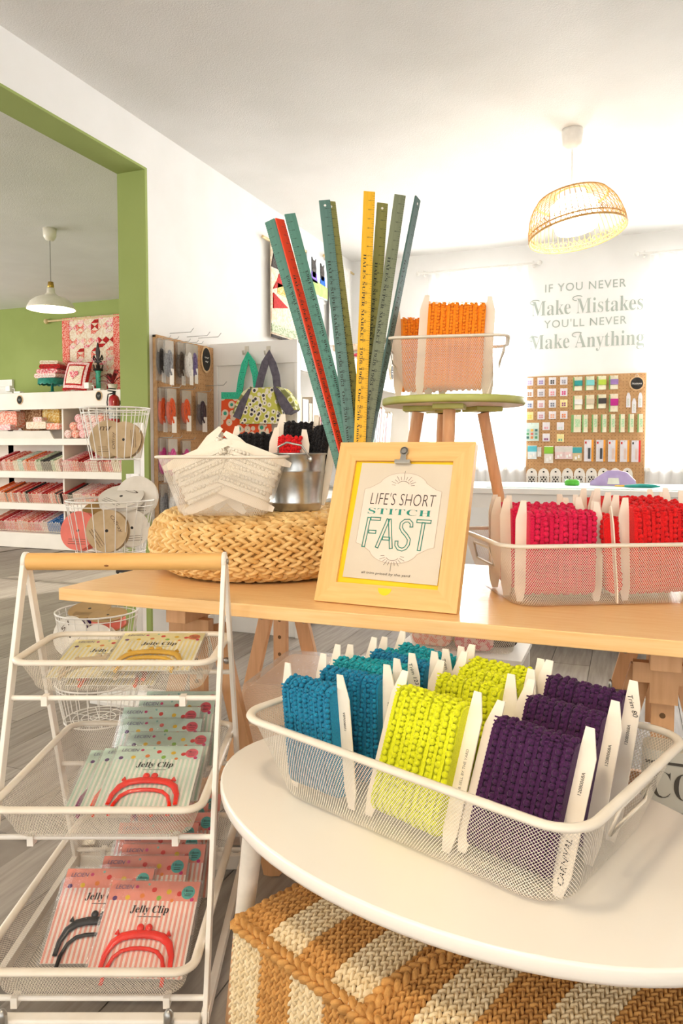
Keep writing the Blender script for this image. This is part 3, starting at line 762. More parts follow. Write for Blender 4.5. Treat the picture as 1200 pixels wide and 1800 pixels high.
def handle_pack(y, ztop, w, h, k, label, out, group, tag_at=0.8):
    w *= 0.8; h *= 0.9
    t = thing('handle_pack', label, 'packaged handle', (XL+0.02, y, ztop), radians(90), group)
    yy = -out
    MB().tube([(0, -0.008, 0.004), (0, yy-0.05, 0.004), (0, yy-0.06, 0.016)], 0.0018, 5).build('hook', M_hook, t)
    MB().box((-w/2, yy-0.006, -h), (w/2, yy+0.014, 0)).build('pouch', M_clear, t, bevel=0.004)
    MB().box((-w/2, yy-0.004, -0.07), (w/2, yy-0.002, -0.002)).build('header_card', mat('clear_header', '#e6dccb', 0.4, alpha=0.5), t)
    mb = MB()
    hw = w*0.28
    mb.tube([(hw*sin(a)*(1.0 if abs(a) < 2.2 else 0.9), yy+0.004, -h*0.52-h*0.27*cos(a)*-1) for a in np.linspace(-pi, pi, 26, endpoint=False)], 0.0125, 7, True)
    mb.tube([(hw*0.3*cos(a*3), yy-0.001, -h*0.8+h*0.5*a/4) for a in np.linspace(0, 4, 18)], 0.011, 6)
    mb.build('rope_handle', ROPE[k], t)
    MB().box((-w*0.1, yy-0.008, -h*tag_at-0.05), (w*0.4, yy-0.0065, -h*tag_at+0.035)).build('price_label', M_card, t)
    return t
def lpy(u): return atX(u, 700, XL+0.06).y
for i, (u, v, k, w, h, lab, out) in enumerate((
    (283, 596, 'black', 0.085, 0.24, 'black rope handle pouch nearest the green jamb, top hook row', 0.03), (297, 598, 'grey', 0.09, 0.25, 'dark grey rope handle pouch with white label, top hook row', 0.07),
    (318, 602, 'brown', 0.09, 0.25, 'brown rope handle pouch in the middle of the top hook row', 0.03), (332, 604, 'white', 0.085, 0.24, 'white rope handle pouch in the top hook row', 0.07),
    (341, 606, 'violet', 0.08, 0.23, 'violet rope handle pouch beside the oval label', 0.03),
    (286, 682, 'orange', 0.085, 0.25, 'orange rope handle pouch nearest the jamb, second hook row', 0.03), (301, 683, 'orange', 0.10, 0.25, 'looped orange rope handle pouch in front, second hook row', 0.07),
    (327, 686, 'orange', 0.11, 0.24, 'long orange rope handle pouch in the middle of the second row', 0.04), (355, 690, 'plum', 0.12, 0.24, 'plum brown rope handle pouch, last of the second row', 0.04),
    (287, 770, 'pink', 0.085, 0.25, 'pink rope handle pouch nearest the jamb, third hook row', 0.03), (303, 771, 'pink', 0.10, 0.26, 'bright pink rope handle pouch with white tag, third hook row', 0.07),
    (327, 774, 'pink', 0.10, 0.24, 'pink rope handle pouch behind the lace basket', 0.035), (290, 850, 'grey', 0.09, 0.25, 'grey handle pouch low on the pegboard beside the jamb', 0.03), (306, 850, 'white', 0.1, 0.26, 'pale curled handle pouch low on the pegboard behind the lace basket', 0.07))):
    p = atX(u, v, XL+0.02+out); handle_pack(p.y, p.z, w, h, k, lab, out, 'bag handles on the pegboard')
p = atX(361, 632, XL+0.028); oval((XL+0.028, p.y, p.z), 0.052, 0.078, '+x', 'oval chalkboard label on the handle pegboard')
for i, (u, v) in enumerate(((300, 590), (330, 596), (350, 598), (360, 682))):
    p = atX(u, v, XL+0.02)
    item('peg_hook', MB().tube([(0, 0, 0), (0.13, 0, 0), (0.15, 0, 0.02)], 0.002, 5), M_hook, ('bare wire hook at the top near the jamb', 'bare wire hook above the brown handle', 'bare wire hook above the oval label', 'bare wire hook above the plum handle')[i], 'hook', 'bare hooks on the pegboard', (XL+0.014, p.y, p.z+0.012))

# ------------------------------------------------------------------ white bookcase along the left wall
YC = ly1+0.02
xf = atY(524, 640, YC).x; bz = atY(517, 597, YC).z
case = thing('bookcase', 'white panelled bookcase running along the left wall with tote bags on its end', 'bookcase', (0, 0, 0))
YE = 6.1
def cb(name, lo, hi, m=M_white): return MB().box(lo, hi).build(name, m, case, bevel=0.003)
cb('end_panel', (XL, YC, 0), (xf, YC+0.03, bz))
tr = bz-atY(450, 645, YC).z
for nm, lo, hi in (('rail', (XL, YC-0.015, bz-0.13), (xf, YC, bz)), ('stile', (XL, YC-0.015, 0), (XL+0.05, YC, bz-0.13)), ('stile', (xf-0.02, YC-0.015, 0), (xf, YC, bz-0.13))): cb(nm, lo, hi)
cb('far_panel', (XL, YE-0.03, 0), (xf, YE, bz)); cb('back_panel', (XL, YC+0.03, 0), (XL+0.015, YE-0.03, bz))
SH = [0.12, 0.45, 0.80, 1.13, bz-0.02]
for z in SH[:-1]: cb('shelf', (XL+0.015, YC+0.03, z-0.025), (xf-0.01, YE-0.03, z))
cb('top_board', (XL, YC, bz-0.02), (xf, YE, bz+0.001))
cb('fascia', (xf-0.02, YC+0.03, bz-0.17), (xf+0.002, YE-0.03, bz-0.02))
# low display ledge in front of the case
p = atX(688, 655, xf+0.004); oval((xf+0.003, p.y, p.z), 0.05, 0.062, '+x', 'oval white-rimmed label on the bookcase fascia')
BK = [('#5a1512', 'maroon'), ('#a36a45', 'tan'), ('#f2ede6', 'white'), ('#cf2027', 'bright red'), ('#2f2a28', 'black'), ('#e7d9c2', 'cream'), ('#3d7a45', 'green'), ('#4a8fb8', 'blue'), ('#e9e2d6', 'ivory'), ('#c9b28e', 'beige')]
def book(y, z, th, h, d, k, tilt, label, group, face=None):
    t = thing('book', label, 'book', (xf-0.03, y, z), 0, group, rot=(radians(tilt), 0, 0))
    m = mat('book_'+BK[k][1], BK[k][0], 0.5, scale=12)
    MB().box((-d, 0, 0), (0, 0.003, h)).box((-d, th-0.003, 0), (0, th, h)).box((-0.003, 0, 0), (0, th, h)).build('cover', m, t)
    MB().box((-d+0.004, 0.003, 0.004), (-0.003, th-0.003, h-0.004)).build('pages', mat('book_pages', '#efe7d6', 0.9, col2='#dccfb8', scale=300, stretch=(1, 20, 1)), t)
    if face: MB().box((0.0002, th*0.2, h*0.2), (0.001, th*0.8, h*0.7)).build('spine_print', mat('book_print_'+face, face, 0.5), t)
by = atX(655, 745, xf-0.03).y
y = by
for i, (k, th, h, tl, f) in enumerate(((6, 0.02, 0.30, -14, None), (4, 0.035, 0.31, -14, '#5b9a3c'), (2, 0.03, 0.27, -14, None), (0, 0.05, 0.27, -14, None), (1, 0.075, 0.27, -14, '#5c2c18'), (2, 0.04, 0.24, -12, None), (3, 0.03, 0.21, -15, None), (8, 0.05, 0.24, -8, None), (5, 0.05, 0.25, -6, None))):
    tl = -14; book(y, 1.13+0.002+0.25*th, th, min(h, 0.28), 0.2, k, tl, '%s book leaning on the upper bookcase shelf, %s' % (BK[k][1], ('first of the row behind the yardsticks', 'second with a green spine picture', 'thin one before the maroon book', 'beside the tan one', 'thick with dark print', 'narrow one past the tan book', 'thin and short', 'near the stool leg', 'last before the far end')[i]), 'books on the upper shelf')
    y += th/cos(radians(tl))+0.004
y = YC+0.06
for i, (k, th) in enumerate(((9, 0.06), (5, 0.09), (9, 0.05), (5, 0.11), (3, 0.02), (4, 0.03), (9, 0.07))):
    book(y, 1.13+0.002, th, 0.27-0.02*(i % 3), 0.22, k, 0, '%s book upright on the upper shelf, %s along from the tote bags' % (BK[k][1], nth(i+1)), 'books behind the teal yardsticks'); y += th+0.003
y = by-0.15
for i, (k, th) in enumerate(((7, 0.05), (6, 0.03), (2, 0.05), (7, 0.04), (5, 0.06), (3, 0.03), (2, 0.05), (8, 0.06), (0, 0.03))):
    book(y, 0.80+0.002, th, 0.26-0.015*(i % 4), 0.21, k, 0, '%s book on the second bookcase shelf, %s of its row' % (BK[k][1], nth(i+1)), 'books on the second shelf'); y += th+0.006
for i, (dy, k, h) in enumerate(((0, 'white', 0.035), (0.0, 'rose', 0.02), (0.03, 'mint', 0.02), (0.0, 'cream', 0.05))):
    p = atX(622, 632, xf-0.12)
    item('folded_fabric', MB().prism(rrect(0.14, h/2, h*0.4, 4), -0.1, 0.1, 'x'), FAB[k], '%s folded fabric stacked on the bookcase top, %s' % (NAMES[k], ('lowest', 'second', 'third', 'topmost')[i]), 'fabric', 'folded fabrics on the bookcase', (xf-0.13, p.y+dy, bz+0.002+(0.0175, 0.045, 0.065, 0.10)[i]))

# tote bags on hooks
def pattern_mat(name, a, b, c, scale):
    m = bpy.data.materials.new(name); m.use_nodes = True; N = m.node_tree.nodes; L = m.node_tree.links; bs = N['Principled BSDF']; bs.inputs['Roughness'].default_value = 0.9
    tc = N.new('ShaderNodeTexCoord'); v = N.new('ShaderNodeTexVoronoi'); v.inputs['Scale'].default_value = scale; L.new(tc.outputs['Object'], v.inputs['Vector'])
    r = N.new('ShaderNodeValToRGB'); r.color_ramp.interpolation = 'CONSTANT'; e = r.color_ramp.elements; e[0].color = lin(a); e[1].position = 0.3; e[1].color = lin(b); q = e.new(0.52); q.color = lin(c)
    L.new(v.outputs['Distance'], r.inputs['Fac']); L.new(r.outputs[0], bs.inputs['Base Color']); MATS[name] = m; return m
M_tg = pattern_mat('tote_green', '#2a9a7c', '#3fc49d', '#36b590', 70)
M_to = pattern_mat('tote_orange_print', '#3fa88c', '#f0dcc4', '#ec5a2c', 22)
M_ty = pattern_mat('tote_ikat', '#3f3b44', '#e9e3cf', '#c9c65a', 34)
M_tgrey = mat('tote_grey', '#6b6570', 0.9, col2='#57525c', scale=40)
M_tyel = pattern_mat('tote_yellow', '#c3c24c', '#e6e4b4', '#8d8f55', 26)
def yc(u, v, dy=0.03): return atY(u, v, YC-dy)
for u, nm in ((434, 'green'), (472, 'grey')):
    p = yc(u, 618, 0.015); item('wall_hook', MB().box((-0.012, -0.006, -0.03), (0.012, 0, 0.03)).tube([(0, -0.006, -0.01), (0, -0.045, -0.02), (0, -0.05, 0.0)], 0.006, 6), mat('cream_hook', '#d9d2c2', 0.4), 'small cream hook holding the %s tote bag' % nm, 'hook', 'hooks on the bookcase end', (p.x, YC-0.015, p.z))
def strap(t, pts, w, m, name='strap', y=0.0):
    P = [Vector(p) for p in pts]; mb = MB(); V = []
    for i, p in enumerate(P):
        d = (P[min(i+1, len(P)-1)]-P[max(i-1, 0)]).normalized(); n = Vector((d.z, 0, -d.x))
        for s, yy in ((-1, -0.003), (1, -0.003), (1, 0.003), (-1, 0.003)): V.append(p+n*(w/2*s)+Vector((0, yy, 0)))
    mb.add(V, [(i*4+k, i*4+(k+1) % 4, (i+1)*4+(k+1) % 4, (i+1)*4+k) for i in range(len(P)-1) for k in range(4)], 0, False); return mb.build(name, m, t)
b0 = yc(436, 760, 0.06); t = thing('tote_bag', 'green dotted and orange floral tote bag hanging beside the grey one', 'tote bag', b0)
def rel(u, v, base, dy=0.06): q = yc(u, v, dy); return (q.x-base.x, 0, q.z-base.z)
top = rel(436, 622, b0)
V = [rel(394, 692, b0), rel(470, 692, b0), rel(476, 770, b0), rel(392, 770, b0)]
poly = [(p[0], p[2]) for p in V][::-1]
MB().prism(poly, -0.03, 0.02, 'y').build('body', M_to, t, bevel=0.01)
MB().prism([(p[0], p[2]) for p in (rel(394, 702, b0), rel(470, 702, b0), rel(470, 690, b0), rel(394, 690, b0))], -0.034, 0.022, 'y').build('hem', M_tg, t)
strap(t, [rel(419, 700, b0), rel(424, 665, b0), rel(430, 640, b0), rel(436, 624, b0), rel(443, 638, b0), rel(449, 660, b0), rel(452, 690, b0)], 0.04, M_tg)
b1 = yc(470, 745, 0.11); t = thing('tote_bag', 'yellow and grey gathered tote bag with grey straps on the bookcase end', 'tote bag', b1)
R = lambda u, v: rel(u, v, b1, 0.11)
def pan(us, m, y0, y1, nm='panel'):
    pl = [R(u, v) for u, v in us]; MB().prism([(p[0], p[2]) for p in pl][::-1], y0, y1, 'y').build(nm, m, t, bevel=0.008)
pan([(450, 683), (486, 682), (500, 745), (428, 745)], M_ty, -0.05, 0.03, 'body')
pan([(450, 683), (443, 685), (428, 706), (416, 733), (428, 738), (440, 722)], M_tgrey, -0.045, 0.02)
pan([(447, 680), (432, 690), (419, 712), (414, 728), (419, 730), (432, 708), (444, 688)], M_tyel, -0.04, 0.02)
pan([(486, 682), (494, 683), (508, 700), (523, 722), (508, 730), (497, 712)], M_tgrey, -0.045, 0.02)
pan([(490, 680), (504, 684), (520, 702), (525, 720), (522, 722), (508, 702), (494, 686)], M_tyel, -0.04, 0.02)
strap(t, [R(453, 688), R(459, 662), R(466, 638), R(472, 622), R(479, 640), R(485, 660), R(488, 686)], 0.045, M_tgrey)

# ------------------------------------------------------------------ quilts on the left wall
def wall_quilt(u0, u1, vt, vb, name, label, k, blocks):
    a = atX(u0, vt, XL+0.02); b = atX(u1, vt, XL+0.02); z0 = atX(u0, vb, XL+0.02).z
    L_ = b.y-a.y; H_ = a.z-z0
    t = thing(name, label, 'quilt', (XL+0.03, a.y, z0), radians(90))
    mb = MB(); n = 30; V = []
    for i in range(n+1):
        y = 0.003*sin(i*1.1)-0.012
        for z in (0, H_): V.append((L_*i/n, y, z))
    for i in range(n+1):
        y = 0.003*sin(i*1.1)-0.004
        for z in (0, H_): V.append((L_*i/n, y, z))
    m2 = 2*(n+1)
    mb.add(V, [(2*i, 2*i+2, 2*i+3, 2*i+1) for i in range(n)]+[(m2+2*i, m2+2*i+1, m2+2*i+3, m2+2*i+2) for i in range(n)]+[(0, 1, m2+1, m2), (2*n, m2+2*n, m2+2*n+1, 2*n+1)], 0, True)
    mb.build('cloth', FAB[k] if k in FAB else MATS[k], t)
    for nm, m, P in blocks: MB().prism([(x*L_, z*H_) for x, z in P], -0.0175, -0.008, 'y').build(nm, FAB[m] if m in FAB else MATS[m], t)
    yr = MB().tube([(0, -0.1, H_-0.02), (0, L_+0.1, H_-0.02)], 0.01, 8)
    item('quilt_rod', yr, mat('pale_rod', '#dcc28e'), 'wooden rod of the '+label.split(' hanging')[0], 'rod', 'rods on the left wall', (XL+0.03, a.y, z0+0.01))
mat('quilt_blue', '#2f6fd6', 0.9); mat('quilt_violet', '#8a6fd0', 0.9); mat('quilt_sky', '#dfe9ee', 0.9, col2='#d3e2ea'); mat('quilt_lawn', '#b5cc86', 0.9, col2='#a4bf74'); mat('quilt_pale', '#f2f0ec', 0.9, col2='#e4e1dc', scale=40)
wall_quilt(471, 533, 420, 592, 'wall_quilt', 'cream, red and black patchwork quilt hanging behind the teal yardsticks', 'cream',
           [('patch', 'dark', [(0, .72), (.35, .72), (.35, .88), (.1, .95)]), ('patch', 'red', [(.05, .30), (.45, .36), (.05, .46)]), ('patch', 'red', [(.05, .50), (.5, .62), (.2, .68)]), ('patch', 'gold', [(.15, .47), (.6, .47), (.6, .58), (.15, .58)]),
            ('patch', 'quilt_blue', [(.6, .44), (.9, .44), (.9, .56), (.6, .56)]), ('border', 'dark', [(0, 0), (1, 0), (1, .03), (0, .03)]), ('patch', 'sage', [(0, .05), (1, .05), (1, .14), (0, .14)]), ('patch', 'red', [(.6, .25), (.95, .3), (.6, .4)])])
cat = lambda x, z, s: [(x-.10*s, z-.3*s), (x+.10*s, z-.3*s), (x+.13*s, z), (x+.09*s, z+.16*s), (x+.12*s, z+.30*s), (x+.03*s, z+.22*s), (x-.05*s, z+.22*s), (x-.12*s, z+.30*s), (x-.12*s, z)]
wall_quilt(535, 571, 440, 512, 'picture_quilt', 'small pale quilt with two black cats hanging between the yardsticks', 'quilt_sky',
           [('lawn', 'quilt_lawn', [(.03, .03), (.97, .03), (.97, .32), (.03, .38)]), ('cat_motif', 'dark', cat(.3, .66, .8)), ('cat_motif', 'dark', cat(.72, .66, .7)), ('coat_motif', 'quilt_violet', [(.16, .3), (.46, .3), (.42, .55), (.2, .55)]), ('coat_motif', 'quilt_blue', [(.62, .34), (.86, .34), (.82, .56), (.66, .56)])])
wall_quilt(575, 612, 452, 605, 'wall_quilt', 'pale quilt with a thin dark outline hanging behind the dark green yardstick', 'quilt_pale', [('outline', 'dark', [(.2, .08), (.22, .08), (.22, .6), (.2, .6)]), ('outline', 'dark', [(.2, .58), (.8, .58), (.8, .6), (.2, .6)]), ('patch', 'gold', [(.1, .8), (.3, .8), (.3, .92), (.1, .92)])])

# ------------------------------------------------------------------ notions pegboard on the far wall
YP = YB-0.02
r0, r1 = atY(922, 660, YP), atY(1136, 655, YP); rz0 = atY(922, 853, YP).z
pegboard('pegboard', 'brown pegboard of sewing notions between the far windows', Matrix.Translation((r0.x, YP, rz0)), r1.x-r0.x, r1.z-rz0, 0.0254, 0.003)
def hung(name, label, cat, group, u0, v0, u1, v1, card, th=0.006, parts=(), hook=True, poly=None):
    """a packet on the board given by its picture rectangle; parts are (name, material, x0, z0, x1, z1, depth) in fractions"""
    a = atY(u0, v1, YP-0.02); b = atY(u1, v0, YP-0.02); w = b.x-a.x; h = b.z-a.z
    t = thing(name, label, cat, (a.x, YP-0.012, a.z), 0, group)
    if poly: MB().prism([(x*w, z*h) for x, z in poly], -th, 0, 'y').build('card', card, t)
    else: MB().box((0, -th, 0), (w, 0, h)).build('card', card, t)
    for nm, m, x0, z0, x1, z1, d in parts: MB().box((x0*w, -th-d, z0*h), (x1*w, -th, z1*h)).build(nm, m, t)
    if hook: MB().tube([(w/2, 0.005, h*0.93), (w/2, -th-0.015, h*0.93), (w/2, -th-0.02, h*0.97)], 0.0015, 4).build('hook', M_hook, t)
    return t
def cm(n, c): return mat('pack_'+n, c, 0.5)
BT = ['lilac', 'violet', 'black', 'grey', 'tan', 'grey', 'pink', 'magenta', 'blue', 'rose', 'slate', 'purple', 'yellow', 'rose', 'peach', 'orange']
BC = dict(lilac='#c9b8dc', violet='#a08ac8', black='#3b3838', grey='#a9a6b0', tan='#b98b66', pink='#f09aa8', magenta='#d8307e', blue='#8d9cc0', rose='#d99aa6', slate='#7d8394', purple='#a0508a', yellow='#e8d66a', peach='#f2b58e', orange='#f28a4a', teal='#63b7a6', mint='#8fcfb4')
pk_w = mat('pack_paper', '#e9e6ea', 0.6, col2='#e2dfe5', scale=40); pk_y = mat('pack_paper_yellow', '#f0e3a8', 0.6, col2='#eadb98', scale=40); pk_c = mat('pack_cream', '#f1ead2', 0.6, col2='#eadfc0', scale=40); pk_g = mat('pack_green', '#7fae6a', 0.6, col2='#74a35f', scale=40)
for i, c in enumerate(BT):
    u = 924+20*(i % 4); v = 664+20*(i//4)-(i % 4)*0.6
    hung('button_card', '%s buttons on a small %s card, %s row from the top, %s column' % (c, 'yellow' if i in (11, 12) else 'pale', nth(i//4+1), nth(i % 4+1)), 'button card', 'button cards on the notions board', u, v, u+13, v+14,
         pk_y if i in (11, 12) else pk_w, 0.004, [('button', cm(c, BC[c]), .25, .15, .45, .35, .006), ('button', cm(c, BC[c]), .55, .15, .75, .35, .006), ('button', cm(c, BC[c]), .25, .42, .45, .62, .006), ('button', cm(c, BC[c]), .55, .42, .75, .62, .006)])
hung('button_set', 'large mint card of assorted buttons at the board edge', 'button card', None, 922, 743, 947, 775, mat('pack_mint', '#d3e6dd', 0.6), 0.004,
     [('button', cm('b%d%d' % (i, j), ['#3a6f6a', '#e08a4a', '#5aa070', '#d07060', '#86b8a8', '#e6b04a'][(i+2*j) % 6]), .12+.3*i, .12+.2*j, .3+.3*i, .25+.2*j, .006) for i in range(3) for j in range(3)])
for i, (u, v, c, y) in enumerate(((953, 742, 'rose', 0), (978, 742, 'mint', 0), (953, 762, 'purple', 0), (978, 763, 'teal', 1))):
    hung('button_card', '%s buttons on a %s card below the main block, %s' % (c, 'yellow' if y else 'pale', ('upper near the mint card', 'upper and farther from it', 'lower near the mint card', 'lower and farther from it')[i]), 'button card', 'button cards on the notions board', u, v, u+13, v+14, pk_y if y else pk_w, 0.004,
         [('button', cm(c, BC[c]), .25, .15, .45, .4, .006), ('button', cm(c, BC[c]), .55, .15, .75, .4, .006)])
for i, (c, n) in enumerate((('#1d9a97', 'teal'), ('#7fd3d2', 'aqua'), ('#b5cf3f', 'lime'), ('#9a78b8', 'purple'), ('#f2f0ec', 'white'), ('#d9c8ae', 'oatmeal'), ('#3a3330', 'black patterned'), ('#c2188a', 'magenta'))):
    u = 1008+21*(i % 4); v = (662-(i % 4)*0.8) if i < 4 else (695-(i % 4)*1.0); e = 7 if i == 7 else 0
    hung('bias_tape', '%s bias tape wound on a cream and green card' % n, 'bias tape', 'bias tapes on the notions board', u, v, u+15, v+25+e, pk_c, 0.006,
         [('tape', cm('tape%d' % i, c), .1, .35, 1.05, .72, .02), ('green_edge', pk_g, -.08, 0, .06, .95, .012), ('fold', pk_c, .1, .02, .95, .33, .012)])
for i in range(8):
    u = (1006, 1024, 1041, 1057, 1072, 1089, 1105, 1121)[i]; w = 15 if i == 0 else 9
    hung('trim_pack', 'slim green and cream packet, %s in the row of eight' % ('widest and first', 'second', 'third', 'fourth', 'fifth', 'sixth', 'seventh', 'last')[i], 'sewing packet', 'slim packets on the notions board', u, 729-i*0.2, u+w, 760, pk_c, 0.012,
         [('green_edge', pk_g, -.18, 0, .12, 1, .003), ('print', mat('pack_leafprint', '#7ec07a', 0.6, col2='#e8efd8', scale=300), .3, .3, .9, .75, .003)])
for i, (u, v) in enumerate(((1100, 690), (1110, 700), (1121, 690))):
    hung('needle_tag', 'tall white tag of needles below the round label, %s' % ('left one', 'middle lower one', 'right one')[i], 'tag', 'needle tags below the round label', u, v, u+8, v+26, pk_w, 0.004,
         [('print', mat('tag_print', '#b9c2b6', 0.7, col2='#eceae6', scale=400), .25, .1, .75, .6, .002)], poly=[(0, 0), (1, 0), (1, .75), (.7, 1), (.3, 1), (0, .75)])
for i, (u0, v0, u1, v1, n, c, hd) in enumerate(((927, 783, 943, 807, 'clear bag with a small pale header', '#e6eef0', '#5cc0cf'), (944, 786, 951, 803, 'narrow clear bag of pins', '#ece9e4', '#d8d4cc'), (956, 784, 972, 814, 'clear bag with a bright green header', '#efe9df', '#8fcf3c'),
                                       (975, 784, 991, 807, 'pale pink trim bag beside the green header', '#f2d6d6', '#e8e2dc'), (991, 784, 1006, 807, 'second pale pink trim bag', '#f2d6d6', '#e8e2dc'), (1006, 785, 1022, 810, 'tan bag with a teal band', '#e2cba0', '#3fa9ae'))):
    hung('notions_bag', n, 'notions bag', 'small bags on the notions board', u0, v0, u1, v1, cm('bag%d' % i, c), 0.008, [('header', cm('hd%d' % i, hd), -.02, .55, 1.02, .95, .003), ('charm', cm('bag%dx' % i, '#fdfbf7'), .25, .1, .5, .3, .006), ('charm', cm('bag%dx' % i, '#fdfbf7'), .6, .2, .8, .4, .006)])
for i in range(5):
    u = (1026, 1047, 1068, 1089, 1109)[i]; v = 773+i*0.3; c = '#f2a02c' if i < 4 else '#e0332f'
    hung('blister_pack', 'white blister card of scissors or needles, %s' % ('first with orange edge', 'second with orange edge', 'third with orange edge', 'fourth with orange edge', 'last with red edge')[i], 'blister card', 'blister cards on the notions board', u, v, u+17, v+38, pk_w, 0.006,
         [('colour_edge', cm('edge%d' % (i == 4), c), .78, 0, 1, 1, .001), ('tool', cm('tool', '#4a4a4e') if i < 2 else cm('tool_pale', '#e6cfc4' if i < 4 else '#f0a8a4'), .42, .12, .68, .62, .01), ('logo', cm('logo', '#d8322a') if i < 4 else cm('logo_dark', '#3a3a3a'), .08, .82, .25, .92, .002)])
arch = [(0, 0), (1, 0), (1, .62), (.93, .8), (.78, .93), (.5, 1), (.22, .93), (.07, .8), (0, .62)]
for i in range(9):
    u = 924+21*i; a = hung('ruler_template', 'white arched template with a dark lattice window, %s along the board bottom' % ('first', 'second', 'third', 'fourth', 'fifth', 'sixth', 'seventh', 'eighth', 'last')[i], 'template', 'arched templates along the board bottom', u, 823-i*0.1, u+20, 851, M_card, 0.005,
         [('window', M_oval, .22, .1, .78, .5, .001), ('peg_slot', M_oval, .42, .72, .58, .82, .001)], poly=arch)
    b = MB(); w = (atY(u+20, 851, YP-.02).x-atY(u, 851, YP-.02).x); h = atY(u, 823, YP-.02).z-atY(u, 851, YP-.02).z
    for s in (-1, 1):
        for o_ in (-.28, 0, .28): b.bar((w*(.5+o_-s*.22), -0.007, h*.1), (w*(.5+o_+s*.22), -0.007, h*.5), 0.006, 0.002, 0, (0, 1, 0))
    b.build('lattice', M_card, a)
p = atY(1119, 674, YP-0.012); oval((p.x, p.y, p.z), 0.055, 0.055, '-y', 'round chalkboard label reading Notions at the board corner', 'Notions', True)

# ------------------------------------------------------------------ cutting counter with mat and tools
cy0, cy1, cz = 4.05, 4.85, 0.875
t = thing('cutting_counter', 'long white cutting counter below the notions pegboard', 'counter', (0, 0, 0))
cx0, cx1 = -1.15, 1.5
MB().box((cx0, cy0, cz-0.03), (cx1, cy1, cz)).build('worktop', M_white, t, bevel=0.003)
MB().box((cx0+0.03, cy0+0.03, cz-0.11), (cx1-0.03, cy0+0.05, cz-0.03)).build('apron', M_white, t)
for x in (cx0+0.03, cx1-0.08):
    for y in (cy0+0.055, cy1-0.08): MB().box((x, y, 0), (x+0.05, y+0.05, cz-0.03)).build('leg', M_white, t)
MB().box((cx0+0.05, cy0+0.06, 0.25), (cx1-0.05, cy1-0.05, 0.28)).build('lower_shelf', M_white, t)
item('cutting_mat', MB().box((-0.75, cy0+0.06, cz+0.0005), (1.2, cy1-0.06, cz+0.004)), mat('mint_mat', '#d5ebe3', 0.6, col2='#cbe4db', scale=30), 'pale mint cutting mat covering the white counter', 'cutting mat')
p = atZ(1005, 853, cz+0.004); q = p.y
item('tape_measure', MB().lathe([(0.0, 0), (0.036, 0), (0.042, 0.006), (0.042, 0.028), (0.036, 0.034), (0.0, 0.034)], 28), mat('green_plastic', '#5cb83c', 0.35, col2='#52aa34'), 'round green tape measure on the cutting mat', 'tape measure', None, (atY(1005, 850, 4.45).x, 4.45, cz+0.004))
pu = atY(1077, 850, 4.5)
t = thing('lavender_punch', 'lavender hand tool with a white window on the cutting mat', 'sewing tool', (pu.x, 4.5, cz+0.004))
MB().prism([(-0.125, 0), (0.125, 0), (0.12, 0.03), (0.075, 0.075), (0.03, 0.088), (-0.03, 0.086), (-0.07, 0.06), (-0.122, 0.022)], -0.03, 0.03, 'y').build('body', mat('lavender_plastic', '#b9a3d2', 0.35, col2='#ae97c9'), t, bevel=0.008, seg=3)
MB().prism([(-0.03, 0.01), (0.035, 0.01), (0.03, 0.045), (-0.025, 0.045)], -0.034, -0.029, 'y').build('window', mat('tool_window', '#f1ede2', 0.4), t)
MB().tube([(0.035, -0.01, 0.075), (0.08, -0.012, 0.062), (0.105, -0.01, 0.03)], 0.008, 6).build('grip', mat('lavender_grip', '#8d74ad', 0.5), t)
pc = atY(1118, 855, 4.3)
t = thing('seam_tool', 'teal handled sewing tool lying on the cutting mat', 'sewing tool', (pc.x-0.08, 4.3, cz+0.012))
MB().tube([(0.02, 0, 0), (0.05, 0, 0), (0.1, 0, 0.003), (0.16, 0, 0.002), (0.2, 0, 0)], [0.006, 0.009, 0.011, 0.01, 0.003], 10).build('handle', mat('teal_plastic', '#1f9a93', 0.35, col2='#188a84'), t)
MB().tube([(-0.03, 0, 0), (0.02, 0, 0)], [0.003, 0.006], 8).build('ferrule', M_brass, t)
# ------------------------------------------------------------------ mesh baskets
M_mesh = mat('white_mesh', '#eadfce', 0.4, col2='#e4d8c5', scale=20)
def loop_pos(seg, q, a, b, r):
    X = np.zeros_like(q); Y = np.zeros_like(q)
    L0 = -b+r; ang = q*pi/2
    for k in range(8):
        m = seg == k; A = a[m] if np.ndim(a) else a; B = b[m] if np.ndim(b) else b; R = r[m] if np.ndim(r) else r; Q = q[m]; G = ang[m]
        if k == 0: X[m] = A; Y[m] = (-B+R)+Q*2*(B-R)
        elif k == 1: X[m] = A-R+R*np.cos(G); Y[m] = B-R+R*np.sin(G)
        elif k == 2: X[m] = (A-R)-Q*2*(A-R); Y[m] = B
        elif k == 3: X[m] = -A+R-R*np.sin(G); Y[m] = B-R+R*np.cos(G)
        elif k == 4: X[m] = -A; Y[m] = (B-R)-Q*2*(B-R)
        elif k == 5: X[m] = -A+R-R*np.cos(G); Y[m] = -B+R-R*np.sin(G)
        elif k == 6: X[m] = (-A+R)+Q*2*(A-R); Y[m] = -B
        else: X[m] = A-R+R*np.sin(G); Y[m] = -B+R-R*np.cos(G)
    return X, Y
def np_mesh(name, V, Fq, m):
    me = bpy.data.meshes.new(name); nv = len(V); nf = len(Fq)
    me.vertices.add(nv); me.vertices.foreach_set('co', V.astype(np.float32).ravel())
    me.loops.add(nf*4); me.loops.foreach_set('vertex_index', Fq.astype(np.int32).ravel())
    me.polygons.add(nf); me.polygons.foreach_set('loop_start', np.arange(0, nf*4, 4, dtype=np.int32))
    me.update(calc_edges=True); me.materials.append(m); return me
QUADS = np.array([[0, 1, 5, 4], [1, 2, 6, 5], [2, 3, 7, 6], [3, 0, 4, 7]])
